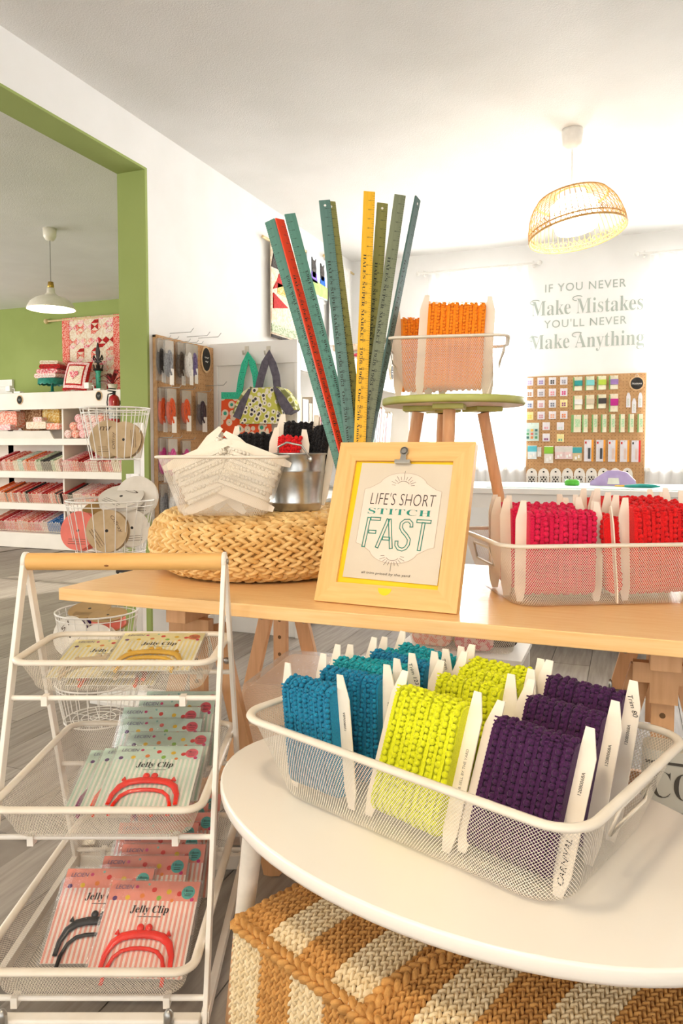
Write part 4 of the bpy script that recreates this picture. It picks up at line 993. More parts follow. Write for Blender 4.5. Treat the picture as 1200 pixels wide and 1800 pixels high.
def basket_meshes(L, W_, H, inset, r, pitch, hole=0.78, slots=True, fil=0.02):
    a, b = L/2, W_/2
    st = [2*(b-r), pi*r/2, 2*(a-r), pi*r/2, 2*(b-r), pi*r/2, 2*(a-r), pi*r/2]; cum = np.concatenate([[0], np.cumsum(st)]); per = cum[-1]
    prof = [(inset+fil*(1-sin(t)), fil*(1-cos(t))) for t in np.linspace(0, pi/2, 6)]+[(inset*(1-k)+0.0*k, fil+(H-fil)*k) for k in np.linspace(0, 1, 6)[1:]]
    pa = np.array(prof); ds_ = np.concatenate([[0], np.cumsum(np.hypot(*np.diff(pa, axis=0).T))]); S_ = ds_[-1]
    n = int(per/pitch); du = per/n; dv = pitch*1.25; rows = int(S_/(dv/2))+1; dv = 2*S_/(rows-1)
    I, J = np.meshgrid(np.arange(n), np.arange(rows), indexing='ij'); I = I.ravel(); J = J.ravel()
    uc = (I+0.5*(J % 2))*du; sc = J*dv/2
    ou = np.array([-.5, 0, .5, 0]); os_ = np.array([0, -.5, 0, .5])
    U_ = np.concatenate([uc[:, None]+ou*du, uc[:, None]+ou*du*hole], 1); S2 = np.concatenate([sc[:, None]+os_*dv, sc[:, None]+os_*dv*hole], 1)
    S2 = np.clip(S2, 0, S_); U_ = U_ % per
    def surf(U_, S2):
        u = U_.ravel(); s = S2.ravel()
        seg = np.clip(np.searchsorted(cum, u, 'right')-1, 0, 7); q = (u-cum[seg])/np.array(st)[seg]
        ins = np.interp(s, ds_, pa[:, 0]); z = np.interp(s, ds_, pa[:, 1])
        X, Y = loop_pos(seg, q, a-ins, b-ins, np.full_like(q, r)); return np.stack([X, Y, z], 1)
    V = surf(U_, S2); cen = surf(uc[:, None] % per, sc[:, None])
    keep = np.ones(len(uc), bool)
    if slots: keep &= ~((np.abs(cen[:, 0]) > a-inset*0.9-0.004) & (np.abs(cen[:, 1]) < 0.06) & (cen[:, 2] > H*0.58) & (cen[:, 2] < H*0.86))
    V = V.reshape(-1, 8, 3)[keep].reshape(-1, 3); nc = keep.sum()
    Fq = (np.arange(nc)[:, None, None]*8+QUADS[None]).reshape(-1, 4)
    # floor of the basket
    fa, fb = a-inset-fil, b-inset-fil; p2 = pitch*1.3
    gx = np.arange(-fa, fa, p2); gy = np.arange(-fb, fb, p2/2); GX, GY = np.meshgrid(gx, gy, indexing='ij'); GX = GX+((np.arange(len(gy)) % 2)*p2/2)[None]
    GX = GX.ravel(); GY = GY.ravel(); rr = max(r-0.0, 0.01)
    inside = (np.hypot(np.maximum(np.abs(GX)-(fa-rr), 0), np.maximum(np.abs(GY)-(fb-rr), 0)) < rr)
    GX = GX[inside]; GY = GY[inside]
    oo = np.array([[-.5, 0], [0, -.5], [.5, 0], [0, .5]])*p2; o8 = np.concatenate([oo, oo*0.82])
    VB = np.stack([GX[:, None]+o8[:, 0], GY[:, None]+o8[:, 1], np.full((len(GX), 8), 0.0008)], 2).reshape(-1, 3)
    FB = (np.arange(len(GX))[:, None, None]*8+QUADS[None]).reshape(-1, 4)
    return np_mesh('mesh_sides', V, Fq, M_mesh), np_mesh('mesh_base', VB, FB, M_mesh)
_bk = {}
def mesh_basket(label, loc, rotz, L, W_, H, inset=0.035, r=0.05, pitch=0.0052, rim=0.005, slots=True, group='white wire mesh baskets', hole=0.78):
    k = (L, W_, H, inset, r, pitch, hole)
    if k not in _bk: _bk[k] = basket_meshes(L, W_, H, inset, r, pitch, hole, slots)
    t = thing('mesh_basket', label, 'basket', loc, rotz, group)
    link('mesh_sides', _bk[k][0], t); link('mesh_base', _bk[k][1], t)
    MB().tube([(x, y, H) for x, y in rrect(L/2+0.002, W_/2+0.002, r, 8)], rim, 8, True, flat=1.5).build('rim', M_mesh, t)
    if slots:
        for s in (-1, 1):
            x = s*(L/2-inset*(1-0.86)*1.0); x2 = s*(L/2-inset*(1-0.58))
            P = [(x, -0.06, H*0.86), (x, 0.06, H*0.86), (x2, 0.066, H*0.58), (x2, -0.066, H*0.58)]
            MB().tube(P, 0.003, 6, True).build('handle_slot', M_mesh, t)
    return t

# ------------------------------------------------------------------ cards of pompom trim
M_board = mat('card_board', '#f6ead8', 0.7, col2='#f0e2cd', scale=14)
M_ink = mat('black_ink', '#2a2624', 0.8)
M_inkg = mat('grey_ink', '#8a8177', 0.8)
def wool(n, a, b): return mat('wool_'+n, a, 0.95, col2=b, scale=420, detail=4, sheen=0.12, bump=0.35, bscale=900, contrast=(0.3, 0.7))
WOOL = {'teal': wool('teal', '#12a2a8', '#0c8592'), 'blue': wool('blue', '#0f86a6', '#0a6890'), 'yellow': wool('yellow', '#e6e81e', '#d3d40e'), 'purple': wool('purple', '#4c1a4e', '#341036'), 'red': wool('red', '#f01a1c', '#c80d12'),
        'pink': wool('pink', '#e8174e', '#c60d3e'), 'orange': wool('orange', '#ff9c1e', '#fb8510'), 'black': wool('black', '#1c1718', '#0f0c0d'), 'white': wool('white', '#fbf4e6', '#efe4cf')}
_tc = {}
def card_meshes(W_, H, t, ncol, pr, seed):
    k = (W_, H, t, ncol, pr, seed)
    if k in _tc: return _tc[k]
    rnd = random.Random(seed); e = 0.025
    P = [(-W_/2+.006, 0), (-W_/2+e-.006, 0), (-W_/2+e, .03), (W_/2-e, .03), (W_/2-e+.006, 0), (W_/2-.006, 0), (W_/2, .03), (W_/2, H-.04), (W_/2-.011, H), (W_/2-e+.0015, H), (W_/2-e, H-.03), (-W_/2+e, H-.03), (-W_/2+e-.0015, H), (-W_/2+.011, H), (-W_/2, H-.04), (-W_/2, .03)]
    board = MB().prism(P, -.0013, .0013, 'y').mesh('card_board', M_board)
    wi = W_-2*e; zt_ = H-.032; zb_ = .026
    def stad(g, n=5):
        tt = t+g; top = [(-tt*cos(q), zt_-t*0.55+tt*0.9*sin(q)) for q in np.linspace(0, pi, n+2)]; bot = [(tt*cos(q), zb_+t*0.5-tt*0.9*sin(q)) for q in np.linspace(0, pi, n+2)]
        return top+bot
    br = MB(); br.prism(stad(0)[::-1], -wi/2, wi/2, 'x', smooth=True)
    for c in range(ncol):
        x = -wi/2+(c+.5)*wi/ncol-wi/ncol*.27; bw = wi/ncol*.2
        br.prism(stad(.0035+rnd.uniform(0, .0012))[::-1], x-bw+rnd.uniform(-.0008, .0008), x+bw, 'x', smooth=True)
        for q in range(int((zt_-zb_)/.006)):   # the little loops along the braid
            br.box((x-bw*1.15, -t-.0048, zb_+.012+q*.006), (x+bw*1.15, -t-.002, zb_+.0145+q*.006))
    po = MB(); Lf = zt_-t*0.55-(zb_+t*0.5); arc = pi*(t+.004)*.95
    for c in range(ncol):
        x0 = -wi/2+(c+.5)*wi/ncol+wi/ncol*.2; s = rnd.uniform(0, pr); sway = rnd.uniform(-.0035, .0035); sway2 = rnd.uniform(-.004, .004)
        while s < Lf+arc+Lf*.45:
            tt = t+pr*.55+rnd.uniform(-.0015, .0018)
            if s < Lf: y = -tt; z = zb_+t*.5+s
            elif s < Lf+arc: q = (s-Lf)/arc*pi; y = -tt*cos(q); z = zt_-t*.55+tt*.9*sin(q)
            else: y = tt; z = zt_-t*.55-(s-Lf-arc)
            w = (s/(Lf+arc))*2-1
            po.ball((x0+sway*w+sway2*sin(w*2.5)+rnd.uniform(-.0012, .0012), y, z), pr*rnd.uniform(.88, 1.12), 7, 5, 0, (1, 1, rnd.uniform(.9, 1.05)))
            s += pr*1.85*rnd.uniform(.93, 1.1)
    _tc[k] = (board, br.mesh('braid', WOOL['white']), po.mesh('pompoms', WOOL['white']))
    return _tc[k]
def set_mat(o, m):
    o.material_slots[0].link = 'OBJECT'; o.material_slots[0].material = m
def trim_card(col, label, base, lx, ly, lz, rotz, lean, W_=.19, H=.245, t=.017, ncol=7, pr=.0062, seed=1, group=None, roll=0.0, text=None, side_text=None, dcol=None, yawc=0.0, hand=None, low=None):
    """a card of trim; base is (origin Vector, rotz) of the basket it stands in; lx, ly, lz local foot position"""
    o, rz = base
    p = Vector((o.x+lx*cos(rz)-ly*sin(rz), o.y+lx*sin(rz)+ly*cos(rz), o.z+lz))
    R_ = Matrix.Rotation(rz+rotz, 4, 'Z') @ Matrix.Rotation(-radians(lean), 4, 'X') @ Matrix.Rotation(radians(roll), 4, 'Y')
    th = thing('trim_card', label, 'trim card', p, 0, group or col+' pompom trim cards', rot=R_.to_euler())
    b, br, po = card_meshes(W_, H, t, ncol, pr, seed)
    link('card_board', b, th)
    a = link('braid', br, th); set_mat(a, WOOL[dcol or col])
    a = link('pompoms', po, th); set_mat(a, WOOL[col]); a['kind'] = 'stuff'
    if text or side_text or hand or low:
        mb = MB(); hw_ = MB(); xs = W_/2-.0125
        up = plane_M((0, 0, 0), (0, 0, 1), (-1, 0, 0))
        def put(s, z, h, mi=0):
            m = plane_M((xs, -.0018, z), (0, 0, 1), (-1, 0, 0)); letter(mb, s, m, h=h, mi=mi)
        if text: put(text, H*.66, .0048)
        if hand:
            m = plane_M((xs+.001, -.0018, H*.84), (0, 0, -1), (1, 0, 0)) @ Matrix.Rotation(radians(25), 4, 'Z'); letter(hw_, hand, m, h=.0075, shear=.3); hw_.build('handwriting', M_ink, th)
        if side_text: put(side_text, H*.48, .0045, 1)
        if low:
            m = plane_M((xs, -.0018, .045), (0, 0, 1), (-1, 0, 0)); lw = MB(); letter(lw, low, m, h=.009, shear=.25); lw.build('handwriting', M_ink, th)
        if mb.v: mb.build('card_writing', [M_ink, M_inkg], th)
    return th

# ------------------------------------------------------------------ beech table on trestles
M_beech = mat('beech', '#f8cf93', 0.42, col2='#eebc7a', scale=5, detail=5, stretch=(1.2, 22, 22), contrast=(0.3, 0.7), coat=0.15)
M_pine = mat('trestle_wood', '#dfae80', 0.5, col2='#d09e6f', scale=6, detail=4, stretch=(14, 14, 1.2), contrast=(0.3, 0.7))
TZ, TY0, TY1, TX0, TX1 = 0.735, 1.457, 2.22, -1.335, 0.5
t = thing('trestle_table', 'long beech tabletop carrying the sign, baskets and straw pouf', 'table', ((TX0+TX1)/2, (TY0+TY1)/2, TZ))
mb = MB().box((TX0-t.location.x, TY0-t.location.y, -0.031), (TX1-t.location.x, TY1-t.location.y, 0))
mb.build('tabletop', M_beech, t, bevel=0.002)
M_steel = mat('steel', '#c4c2bd', 0.3, 0.9, col2='#aaa8a3')
def trestle(x, label):
    t = thing('trestle', label, 'trestle', (x, 0, 0), 0, 'trestles under the beech table')
    top = TZ-0.032
    MB().box((-0.028, TY0+0.06, top-0.045), (0.028, TY1-0.06, top)).build('beam', M_pine, t, bevel=0.002)
    for y in (1.62, 2.10):
        s = 1 if y < 1.9 else -1
        MB().prism([(-0.058, top-0.045), (0.058, top-0.045), (0.058, top-0.085), (0.026, top-0.085), (0.026, top-0.125), (-0.026, top-0.125), (-0.026, top-0.085), (-0.058, top-0.085)][::-1], y-0.035*s-0.012, y-0.035*s+0.012, 'y').build('bracket', M_pine, t)
        MB().box((-0.022, y-0.011, 0.36), (0.022, y+0.011, top-0.045)).build('post', M_pine, t, bevel=0.0015)
        ho = MB()
        for k in range(5): ho.prism([(0.006*cos(2*pi*i/10), top-0.16-k*0.055+0.006*sin(2*pi*i/10)) for i in range(10)], y-0.0116, y-0.0105, 'y')
        ho.build('peg_holes', mat('hole_shadow', '#7a5a3a', 0.9), t)['kind'] = 'stuff'
        for q in (-1, 1):
            MB().bar((q*0.04, y+0.022*1, top-0.07), (q*0.20, y+0.022, 0.0), 0.045, 0.02, 0, (0, 1, 0)).build('leg', M_pine, t, bevel=0.0015)
            MB().lathe([(0.0, 0), (0.009, 0), (0.009, 0.003), (0.006, 0.006), (0.0, 0.007)], 12, M=Matrix.Translation((q*0.075, y+0.012, top-0.16)) @ Matrix.Rotation(radians(90), 4, 'X')).build('bolt', M_steel, t)
        MB().box((-0.16, y+0.034, 0.16), (0.16, y+0.05, 0.205)).build('crosspiece', M_pine, t)
    MB().box((-0.02, 1.665, 0.165), (0.02, 2.07, 0.2)).build('stretcher', M_pine, t)
    w = MB()
    for q in (-1, 1): w.ball((-0.10, 1.585+0.0*q, top-0.115+q*0.014), 0.013, 8, 6, 0, (0.35, 0.5, 1.0))
    w.tube([(-0.06, 1.59, top-0.115), (-0.115, 1.585, top-0.115)], 0.006, 8).build('wing_nut', M_steel, t)
trestle(-1.03, 'pale wooden adjustable trestle behind the trolley')
trestle(0.068, 'pale wooden adjustable trestle behind the purple trims')

# ------------------------------------------------------------------ woven straw pouf
def leaf(mb, c, d, n, l, w, h, mi=0):
    """small bulging strand: centre c, direction d, outward n"""
    d = d.normalized(); n = (n-d*n.dot(d)).normalized(); s = d.cross(n)
    V = []; 
    for k in range(8):
        a = 2*pi*k/8; V.append(c+d*(l/2*cos(a))+s*(w/2*sin(a))-n*(h*0.35))
    for k in range(8):
        a = 2*pi*k/8; V.append(c+d*(l*0.30*cos(a))+s*(w*0.30*sin(a))+n*(h*0.55))
    V.append(c+n*(h*0.68))
    mb.add(V, [(k, (k+1) % 8, 8+(k+1) % 8, 8+k) for k in range(8)]+[(8+k, 8+(k+1) % 8, 16) for k in range(8)], mi, True)
def braid(mb, P, N, width, pitch, l, h, closed=False, ang=32, mi=0, jit=0.06):
    """plait laid along the points P with outward normals N"""
    k = len(P); cum = [0.0]
    for i in range(k if closed else k-1): cum.append(cum[-1]+(P[(i+1) % k]-P[i]).length)
    n = max(1, int(cum[-1]/pitch)); i = 0
    for j in range(n):
        for side in (-1, 1):
            s = (j+(0.5 if side > 0 else 0.0)+0.25)*cum[-1]/n
            s = min(s, cum[-1]-1e-6)
            i = 0 if s < cum[i] else i
            while cum[i+1] < s: i += 1
            q = (s-cum[i])/(cum[i+1]-cum[i]); a, b = P[i % k], P[(i+1) % k]; c = a.lerp(b, q); nn = N[i % k].lerp(N[(i+1) % k], q).normalized()
            d = (b-a).normalized(); sd = d.cross(nn); an = radians(ang*random.uniform(1-jit*3, 1+jit*3))
            leaf(mb, c+sd*(side*width*0.235)+nn*random.uniform(-h*.12, h*.12), d*cos(an)-sd*(side*sin(an)), nn, l*random.uniform(1-jit, 1+jit), width*0.50, h, mi)
M_straw = mat('banana_fibre', '#f4d190', 0.6, col2='#d9a860', scale=28, detail=3, contrast=(0.35, 0.65), bump=0.2, bscale=200)
M_strawd = mat('pouf_core', '#8f6a37', 0.9, col2='#7a5829')
PC = Vector((-1.0, 1.93, TZ+0.0035)); PR = 0.33; hb_ = 0.0885
t = thing('straw_pouf', 'round plaited straw pouf on the end of the beech table', 'pouf', PC)
MB().lathe([(0.0, 0.002), (PR-0.09, 0.002)]+[(PR-hb_+0.006+(hb_-0.014)*cos(a), hb_+(hb_-0.01)*sin(a)) for a in np.linspace(-1.45, pi/2, 18)]+[(0.0, 2*hb_-0.01)], 64).build('core', M_strawd, t)
arc = 1.45+pi/2; nr = 10
for k in range(nr+8):
    mb = MB()
    if k < nr:
        a = -1.40+arc*(k+0.5)/nr; r = PR-hb_+(hb_-0.006)*cos(a); z = hb_+(hb_-0.006)*sin(a); nr_, nz = cos(a), sin(a)
    else:
        r = PR-hb_-0.012-(k-nr)*0.0275; z = 2*hb_-0.006; nr_, nz = 0.0, 1.0
        if r < 0.03: break
    m = 72; P = [Vector((r*cos(2*pi*i/m), r*sin(2*pi*i/m), z)) for i in range(m)]; N = [Vector((nr_*cos(2*pi*i/m), nr_*sin(2*pi*i/m), nz)) for i in range(m)]
    braid(mb, P, N, 0.0275, 0.032, 0.047, 0.0125, True, 26)
    mb.build('plait', M_straw, t)
PT = TZ+2*hb_+0.004

# ------------------------------------------------------------------ sign in a clip frame
A_ = atZ(553, 1057, TZ); B_ = atZ(803, 1081, TZ)
sw_ = (B_-A_).length; srz = atan2(B_.y-A_.y, B_.x-A_.x); SHT, STL = 0.39, radians(22)
t = thing('sign_frame', 'light wooden picture frame with a clipped stitching sign leaning on the table', 'sign', (A_+B_)/2+Vector((0, 0, 0.0015)), 0, rot=(Matrix.Rotation(srz, 4, 'Z') @ Matrix.Rotation(-STL, 4, 'X')).to_euler())
M_frame = mat('pale_oak', '#eec07c', 0.5, col2='#e4b06a', scale=5, detail=4, stretch=(20, 20, 1.5), contrast=(0.3, 0.7))
M_frameh = mat('pale_oak_across', '#eec07c', 0.5, col2='#e4b06a', scale=5, detail=4, stretch=(1.5, 20, 20), contrast=(0.3, 0.7))
fw, fd = 0.047, 0.022; w2 = sw_/2
for nm, P, m in (('side_rail', [(-w2, 0), (-w2+fw, fw), (-w2+fw, SHT-fw), (-w2, SHT)], M_frame), ('side_rail', [(w2, 0), (w2, SHT), (w2-fw, SHT-fw), (w2-fw, fw)], M_frame),
                 ('bottom_rail', [(-w2, 0), (w2, 0), (w2-fw, fw), (-w2+fw, fw)], M_frameh), ('top_rail', [(-w2, SHT), (-w2+fw, SHT-fw), (w2-fw, SHT-fw), (w2, SHT)], M_frameh)):
    MB().prism(P, -0.004, fd-0.004, 'y').build(nm, m, t, bevel=0.0012)
MB().box((-w2+fw-0.004, 0.004, fw-0.004), (w2-fw+0.004, 0.009, SHT-fw+0.004)).build('yellow_mat', mat('yellow_mount', '#fbd21c', 0.6, col2='#f7cb10', scale=10), t)
MB().prism([(0.016*cos(a), fw-0.006+0.016*sin(a)*-1) for a in np.linspace(0, pi, 14)][::-1], -0.0046, -0.0038, 'y').build('finger_notch', MATS['yellow_mount'], t)
M_paper = mat('sign_paper', '#ddceb8', 0.8, col2='#d8c8b1', scale=6)
px0, px1, pz0, pz1 = -w2+fw+0.010, w2-fw-0.006, fw+0.012, SHT-fw-0.006
paper = MB().box((px0, -0.0006, pz0), (px1, 0.0006, pz1)).build('paper', M_paper, t, (0.002, 0.0, 0), (0, radians(0.8), 0))
pcx, pcz = (px0+px1)/2, (pz0+pz1)/2; pw_, ph_ = px1-px0, pz1-pz0
def medal(sx, sz):
    a, b = pw_*.42*sx, ph_*.39*sz; P = []
    for q in range(4):
        for i in range(9):
            x = i/8
            # shoulder, scoop, dome
            pass
    rt = []
    top = [(a*.62*cos(g), b*.70+b*.30*sin(g)) for g in np.linspace(0.25, pi/2, 8)]
    sc = [(a, b*.60), (a*.97, b*.615), (a*.86, b*.64), (a*.74, b*.70)]
    quad = [(a, 0)]+sc+top
    P = quad+[(-x, z) for x, z in quad[::-1]][1:]
    P = P[:-1]+[(-a, 0)]
    full = P+[(x, -z) for x, z in P[::-1]][1:-1]
    return full
mp_ = [(x+pcx, z+pcz+ph_*.03) for x, z in medal(1, 1)]; cz_ = pcz+ph_*.03
MB().prism(mp_, -0.0009, -0.0006, 'y').build('medallion_outline', mat('taupe_print', '#c9b39c', 0.8), paper)
MB().prism([(x+pcx, z+cz_) for x, z in medal(.985, .988)], -0.0012, -0.0008, 'y').build('medallion', mat('blush_print', '#efdac8', 0.8, col2='#ecd6c3'), paper)
M_tealp = mat('teal_print', '#2f8f7c', 0.8); M_dark = mat('brown_print', '#4a413b', 0.8)
def sl(mb, s, x, z, w, h, mi=0, **k): letter(mb, s, fr(x, -0.0015, z), w=w, h=h, mi=mi, **k)
mb = MB(); sl(mb, "LIFE'S SHORT", pcx+.004, cz_+ph_*.155, pw_*.70, ph_*.105, offset=-0.012, shear=0.08, spacing=1.05); mb.build('lettering', M_dark, paper)
mb = MB(); sl(mb, serif('STITCH'), pcx, cz_+ph_*.045, pw_*.68, ph_*.052, offset=-0.008, spacing=1.05); mb.build('lettering', M_tealp, paper)
# FAST drawn as double outlines
mb = MB(); fh = ph_*.25; z0 = cz_-ph_*.265; S0 = pcx-pw_*.35; fwid = pw_*.70
def stroke(pts, wd=.0068, r=.0011):
    P = [Vector((S0+x*fwid, -0.0016, z0+z*fh)) for x, z in pts]
    for sgn in (-1, 1):
        O_ = []
        for i, p in enumerate(P):
            d = (P[min(i+1, len(P)-1)]-P[max(i-1, 0)]).normalized(); O_.append(p+Vector((d.z, 0, -d.x))*sgn*wd/2)
        mb.tube(O_, r, 4, flat=0.4)
    for p, q in ((0, 1), (-1, -2)):
        d = (P[q]-P[p]).normalized(); nn = Vector((d.z, 0, -d.x))*(wd/2+r); mb.tube([P[p]-nn, P[p]+nn], r, 4, flat=0.4)
stroke([(.03, 0), (.05, 1)]); stroke([(.08, .97), (.23, .97)]); stroke([(.08, .52), (.19, .52)])
stroke([(.24, 0), (.355, .98)]); stroke([(.46, 0), (.375, .98)]); stroke([(.31, .32), (.42, .32)])
stroke([(.72, .76), (.715, .88), (.67, .97), (.61, .96), (.565, .86), (.565, .72), (.60, .60), (.66, .48), (.71, .34), (.71, .18), (.68, .05), (.63, -.01), (.57, .02), (.535, .12), (.53, .26)])
stroke([(.88, 0), (.895, .93)]); stroke([(.79, .97), (1.0, .97)])
mb.build('lettering', M_tealp, paper)
mb = MB(); sl(mb, 'all trim priced by the yard', pcx-.01, pz0+ph_*.05, pw_*.52, ph_*.026, shear=.15); mb.build('lettering', M_dark, paper)
mb = MB()
for zc, sg in ((cz_+ph_*.285, 1), (cz_-ph_*.335, -1)):
    mb.tube([(pcx+.016*cos(a), -.0016, zc+sg*(.012*sin(a)-.004)) for a in np.linspace(.5, pi-.5, 10)], .0005, 4)
    for i, a in enumerate(np.linspace(.1, pi-.1, 11)):
        l = (.022 if i == 5 else (.013 if i % 2 else .009)); mb.tube([(pcx+.019*cos(a), -.0016, zc+sg*(.015*sin(a)-.004)), (pcx+(.019+l)*cos(a), -.0016, zc+sg*((.015+l)*sin(a)-.004))], .00045, 4)
mb.build('sunburst', mat('taupe_lines', '#7d6f62', 0.8), paper)
cl = MB().box((-0.019, -0.012, 0), (0.019, -0.001, 0.008)).prism([(-0.008, .008), (.008, .008), (.006, .02), (.010, .028), (.008, .038), (0, .042), (-.008, .038), (-.010, .028), (-.006, .02)], -0.008, -0.005, 'y').build('clip', M_steel, t, (0.002, -0.004, pz1-0.003), bevel=0.0006)
MB().lathe([(0.006, 0), (0.009, 0.001), (0.006, 0.002)], 14, M=Matrix.Translation((0, -0.008, .031)) @ Matrix.Rotation(radians(90), 4, 'X')).build('clip_eyelet', mat('dark_steel', '#8b8882', 0.35, 0.9), cl)
MB().bar((0, 0.02, SHT*.72), (0, 0.12, 0.052), 0.004, 0.05, 0, (1, 0, 0)).build('easel_strut', M_board, t)

# ------------------------------------------------------------------ yardsticks in a holder behind the sign
HP = Vector((-0.64, 1.78, TZ))
t = thing('yardstick_holder', 'plain white pot behind the sign holding the yardsticks', 'pot', HP)
MB().lathe([(0.0, 0), (0.054, 0), (0.058, 0.01), (0.058, 0.265), (0.055, 0.265), (0.054, 0.012), (0.0, 0.012)], 28).build('body', M_white, t)
MB().lathe([(0.0, 0.014), (0.053, 0.014), (0.053, 0.128), (0.0, 0.129)], 28).build('filling', M_board, t)
def stick_mat(n, a, b): return mat('stick_'+n, a, 0.45, col2=b, scale=4, stretch=(30, 30, 1), contrast=(.3, .7))
ST = {'teal': stick_mat('teal', '#5f8f80', '#4f8072'), 'sea': stick_mat('sea', '#5c8078', '#4d7169'), 'orange': stick_mat('orange', '#f2400e', '#e23404'), 'olive': stick_mat('olive', '#8f8f52', '#807f44'),
      'yellow': stick_mat('yellow', '#f0ba28', '#e4ab1c'), 'moss': stick_mat('moss', '#7d8468', '#6d745a'), 'slate': stick_mat('slate', '#4f6d66', '#43605a')}
stick_meshes = {}
def yardstick(col, u, v, bu, bv, spin, label, flip=False, hole=True, rim=None, L_=0.905):
    bot = atD(bu, bv, 1.0); d0 = ray(bu, bv); k = HP.y+rim[1] if rim else HP.y
    bot = Vector((HP.x+(rim[0] if rim else 0), k, TZ+0.132))
    r = Vector(ray(u, v)); best = None
    for i in range(1200):   # the far one of the two places on the sight line a yardstick's length away
        tt = 3.1-i*0.0015; q = Vector(_C)+r*tt; e = abs((q-bot).length-L_)
        if best is None or e < best[0]: best = (e, q, tt)
        elif best[0] < 0.002: break
    topp = best[1]; ax = (topp-bot).normalized(); topp = bot+ax*L_
    tocam = (Vector(_C)-bot.lerp(topp, .6)); tocam = (tocam-ax*tocam.dot(ax)).normalized(); xx = ax.cross(tocam); 
    xx = tocam.cross(ax)*-1; xx = ax.cross(tocam); 
    R_ = Matrix((-(tocam.cross(ax))*-1, -tocam, ax)).transposed()  # x across, y away from the camera, z along
    x_ = (-tocam).cross(ax); R_ = Matrix((x_, -tocam, ax)).transposed().to_4x4() @ Matrix.Rotation(radians(spin), 4, 'Z')
    t = thing('yardstick', label, 'yardstick', bot, 0, 'yardsticks behind the sign', rot=R_.to_euler())
    w = .0152
    if col not in stick_meshes: stick_meshes[col] = MB().box((-w, -.0025, 0), (w, .0025, L_)).mesh('blade', ST[col])
    o = link('blade', stick_meshes[col], t); b = o.modifiers.new('edge', 'BEVEL'); b.width = .0008; b.segments = 1
    key = 'print%d' % flip
    if key not in stick_meshes:
        mb = MB(); sg = -1 if flip else 1
        for y, dirs in ((-.0027, 1), (.0027, -1)):
            for i in range(1, 36*4):
                l = (.011 if i % 4 == 0 else (.007 if i % 2 == 0 else .004)); z = L_-i*.00628
                xa, xb = (w-l, w) if dirs*sg > 0 else (-w, -w+l)
                mb.add([(xa, y, z-.0003), (xb, y, z-.0003), (xb, y, z+.0003), (xa, y, z+.0003)], [(0, 1, 2, 3)])
            for i in range(1, 36):
                m = plane_M((dirs*sg*(w-.014), y*1.02, L_-i*.0251-.0), (0, 0, -1) if not flip else (0, 0, 1), (dirs, 0, 0) if not flip else (-dirs, 0, 0)); letter(mb, serif(str(i)), m, h=.0052)
            s = 'HALES SUPER MARKET  1938-1963  Our 25th Anniversary In Hamilton' if not flip else 'His-Klas Super Market  His-Klas In Hamilton  Our 25th Anniversary 1938-1963'
            m = plane_M((-dirs*sg*(w*.42), y*1.02, L_*.44), (0, 0, -1) if not flip else (0, 0, 1), (dirs, 0, 0) if not flip else (-dirs, 0, 0))
            letter(mb, serif(s), m, w=L_*.74, h=.0098, offset=-.004)
        stick_meshes[key] = mb.mesh('stick_print', mat('stick_ink', '#2c332e', 0.7))
    link('printing', stick_meshes[key], t)
    if hole: MB().prism([(.0034*cos(2*pi*i/12), L_-.016+.0034*sin(2*pi*i/12)) for i in range(12)], -.0027, .0027, 'y').build('hanging_hole', M_white, t)
yardstick('teal', 474, 388, 0, 0, -18, 'teal green yardstick leaning farthest towards the quilts', True, False, (-.012, .016))
yardstick('orange', 491, 385, 0, 0, 45, 'bright orange yardstick showing between the two teal ones', False, False, (.004, .012))
yardstick('teal', 509, 376, 0, 0, 14, 'teal green yardstick beside the orange one', True, False, (.030, -.008))
yardstick('sea', 570, 352, 0, 0, 4, 'dark sea-green yardstick with a hole, standing alone near the middle', False, True, (.0, -.012))
yardstick('olive', 580, 354, 0, 0, 25, 'olive yardstick half hidden behind the sea-green one', False, True, (.012, .024))
yardstick('yellow', 649, 337, 0, 0, 6, 'bright yellow yardstick standing nearly upright', False, False, (-.006, -.030))
yardstick('olive', 672, 357, 0, 0, 8, 'olive yardstick with a hole leaning beside the yellow one', False, True, (-.014, .012))
yardstick('moss', 703, 343, 0, 0, 4, 'moss grey yardstick leaning towards the stool', False, False, (-.024, -.012))
yardstick('slate', 734, 348, 0, 0, 62, 'slate green yardstick seen on edge nearest the orange basket', False, True, (-.032, .006))

# ------------------------------------------------------------------ lace basket and galvanised bucket on the pouf
LB = atD(396, 900, 1.90); LB.z = PT
lrz = radians(19)
mesh_basket('white mesh basket heaped with white pompom trims on the straw pouf', LB, lrz, .305, .20, .148, .038, .03, .0050, .004, False, hole=0.77)
for i, (lx, ly, lz, rz, lean, roll, lab) in enumerate(((-.045, -.01, .03, .1, 10, 66, 'white trim card lying tilted at the front of the lace basket'), (.02, .035, .04, -.15, 8, -50, 'white trim card standing highest in the lace basket'),
                                        (.06, .0, .035, .2, 15, -68, 'white trim card slumped towards the bucket'), (-.03, .05, .05, .0, 12, 35, 'white trim card pointing up at the back of the lace basket'))):
    W1, H1 = .15, .185
    # turned about its own middle so that the heap stays inside the basket
    q = Vector((lx, ly, lz+.068)); R_ = Matrix.Rotation(lrz+rz, 4, 'Z') @ Matrix.Rotation(-radians(lean), 4, 'X') @ Matrix.Rotation(radians(roll), 4, 'Y')
    c_ = R_ @ Vector((0, 0, H1/2)); p = Matrix.Rotation(lrz, 4, 'Z') @ q - c_
    trim_card('white', lab, (LB, lrz), 0, 0, 0, rz, lean, W1, H1, .012, 5, .0052, 20+i, 'white trims in the lace basket', roll).location = LB+p
BKT = atD(517, 900, 2.04); BKT.z = PT
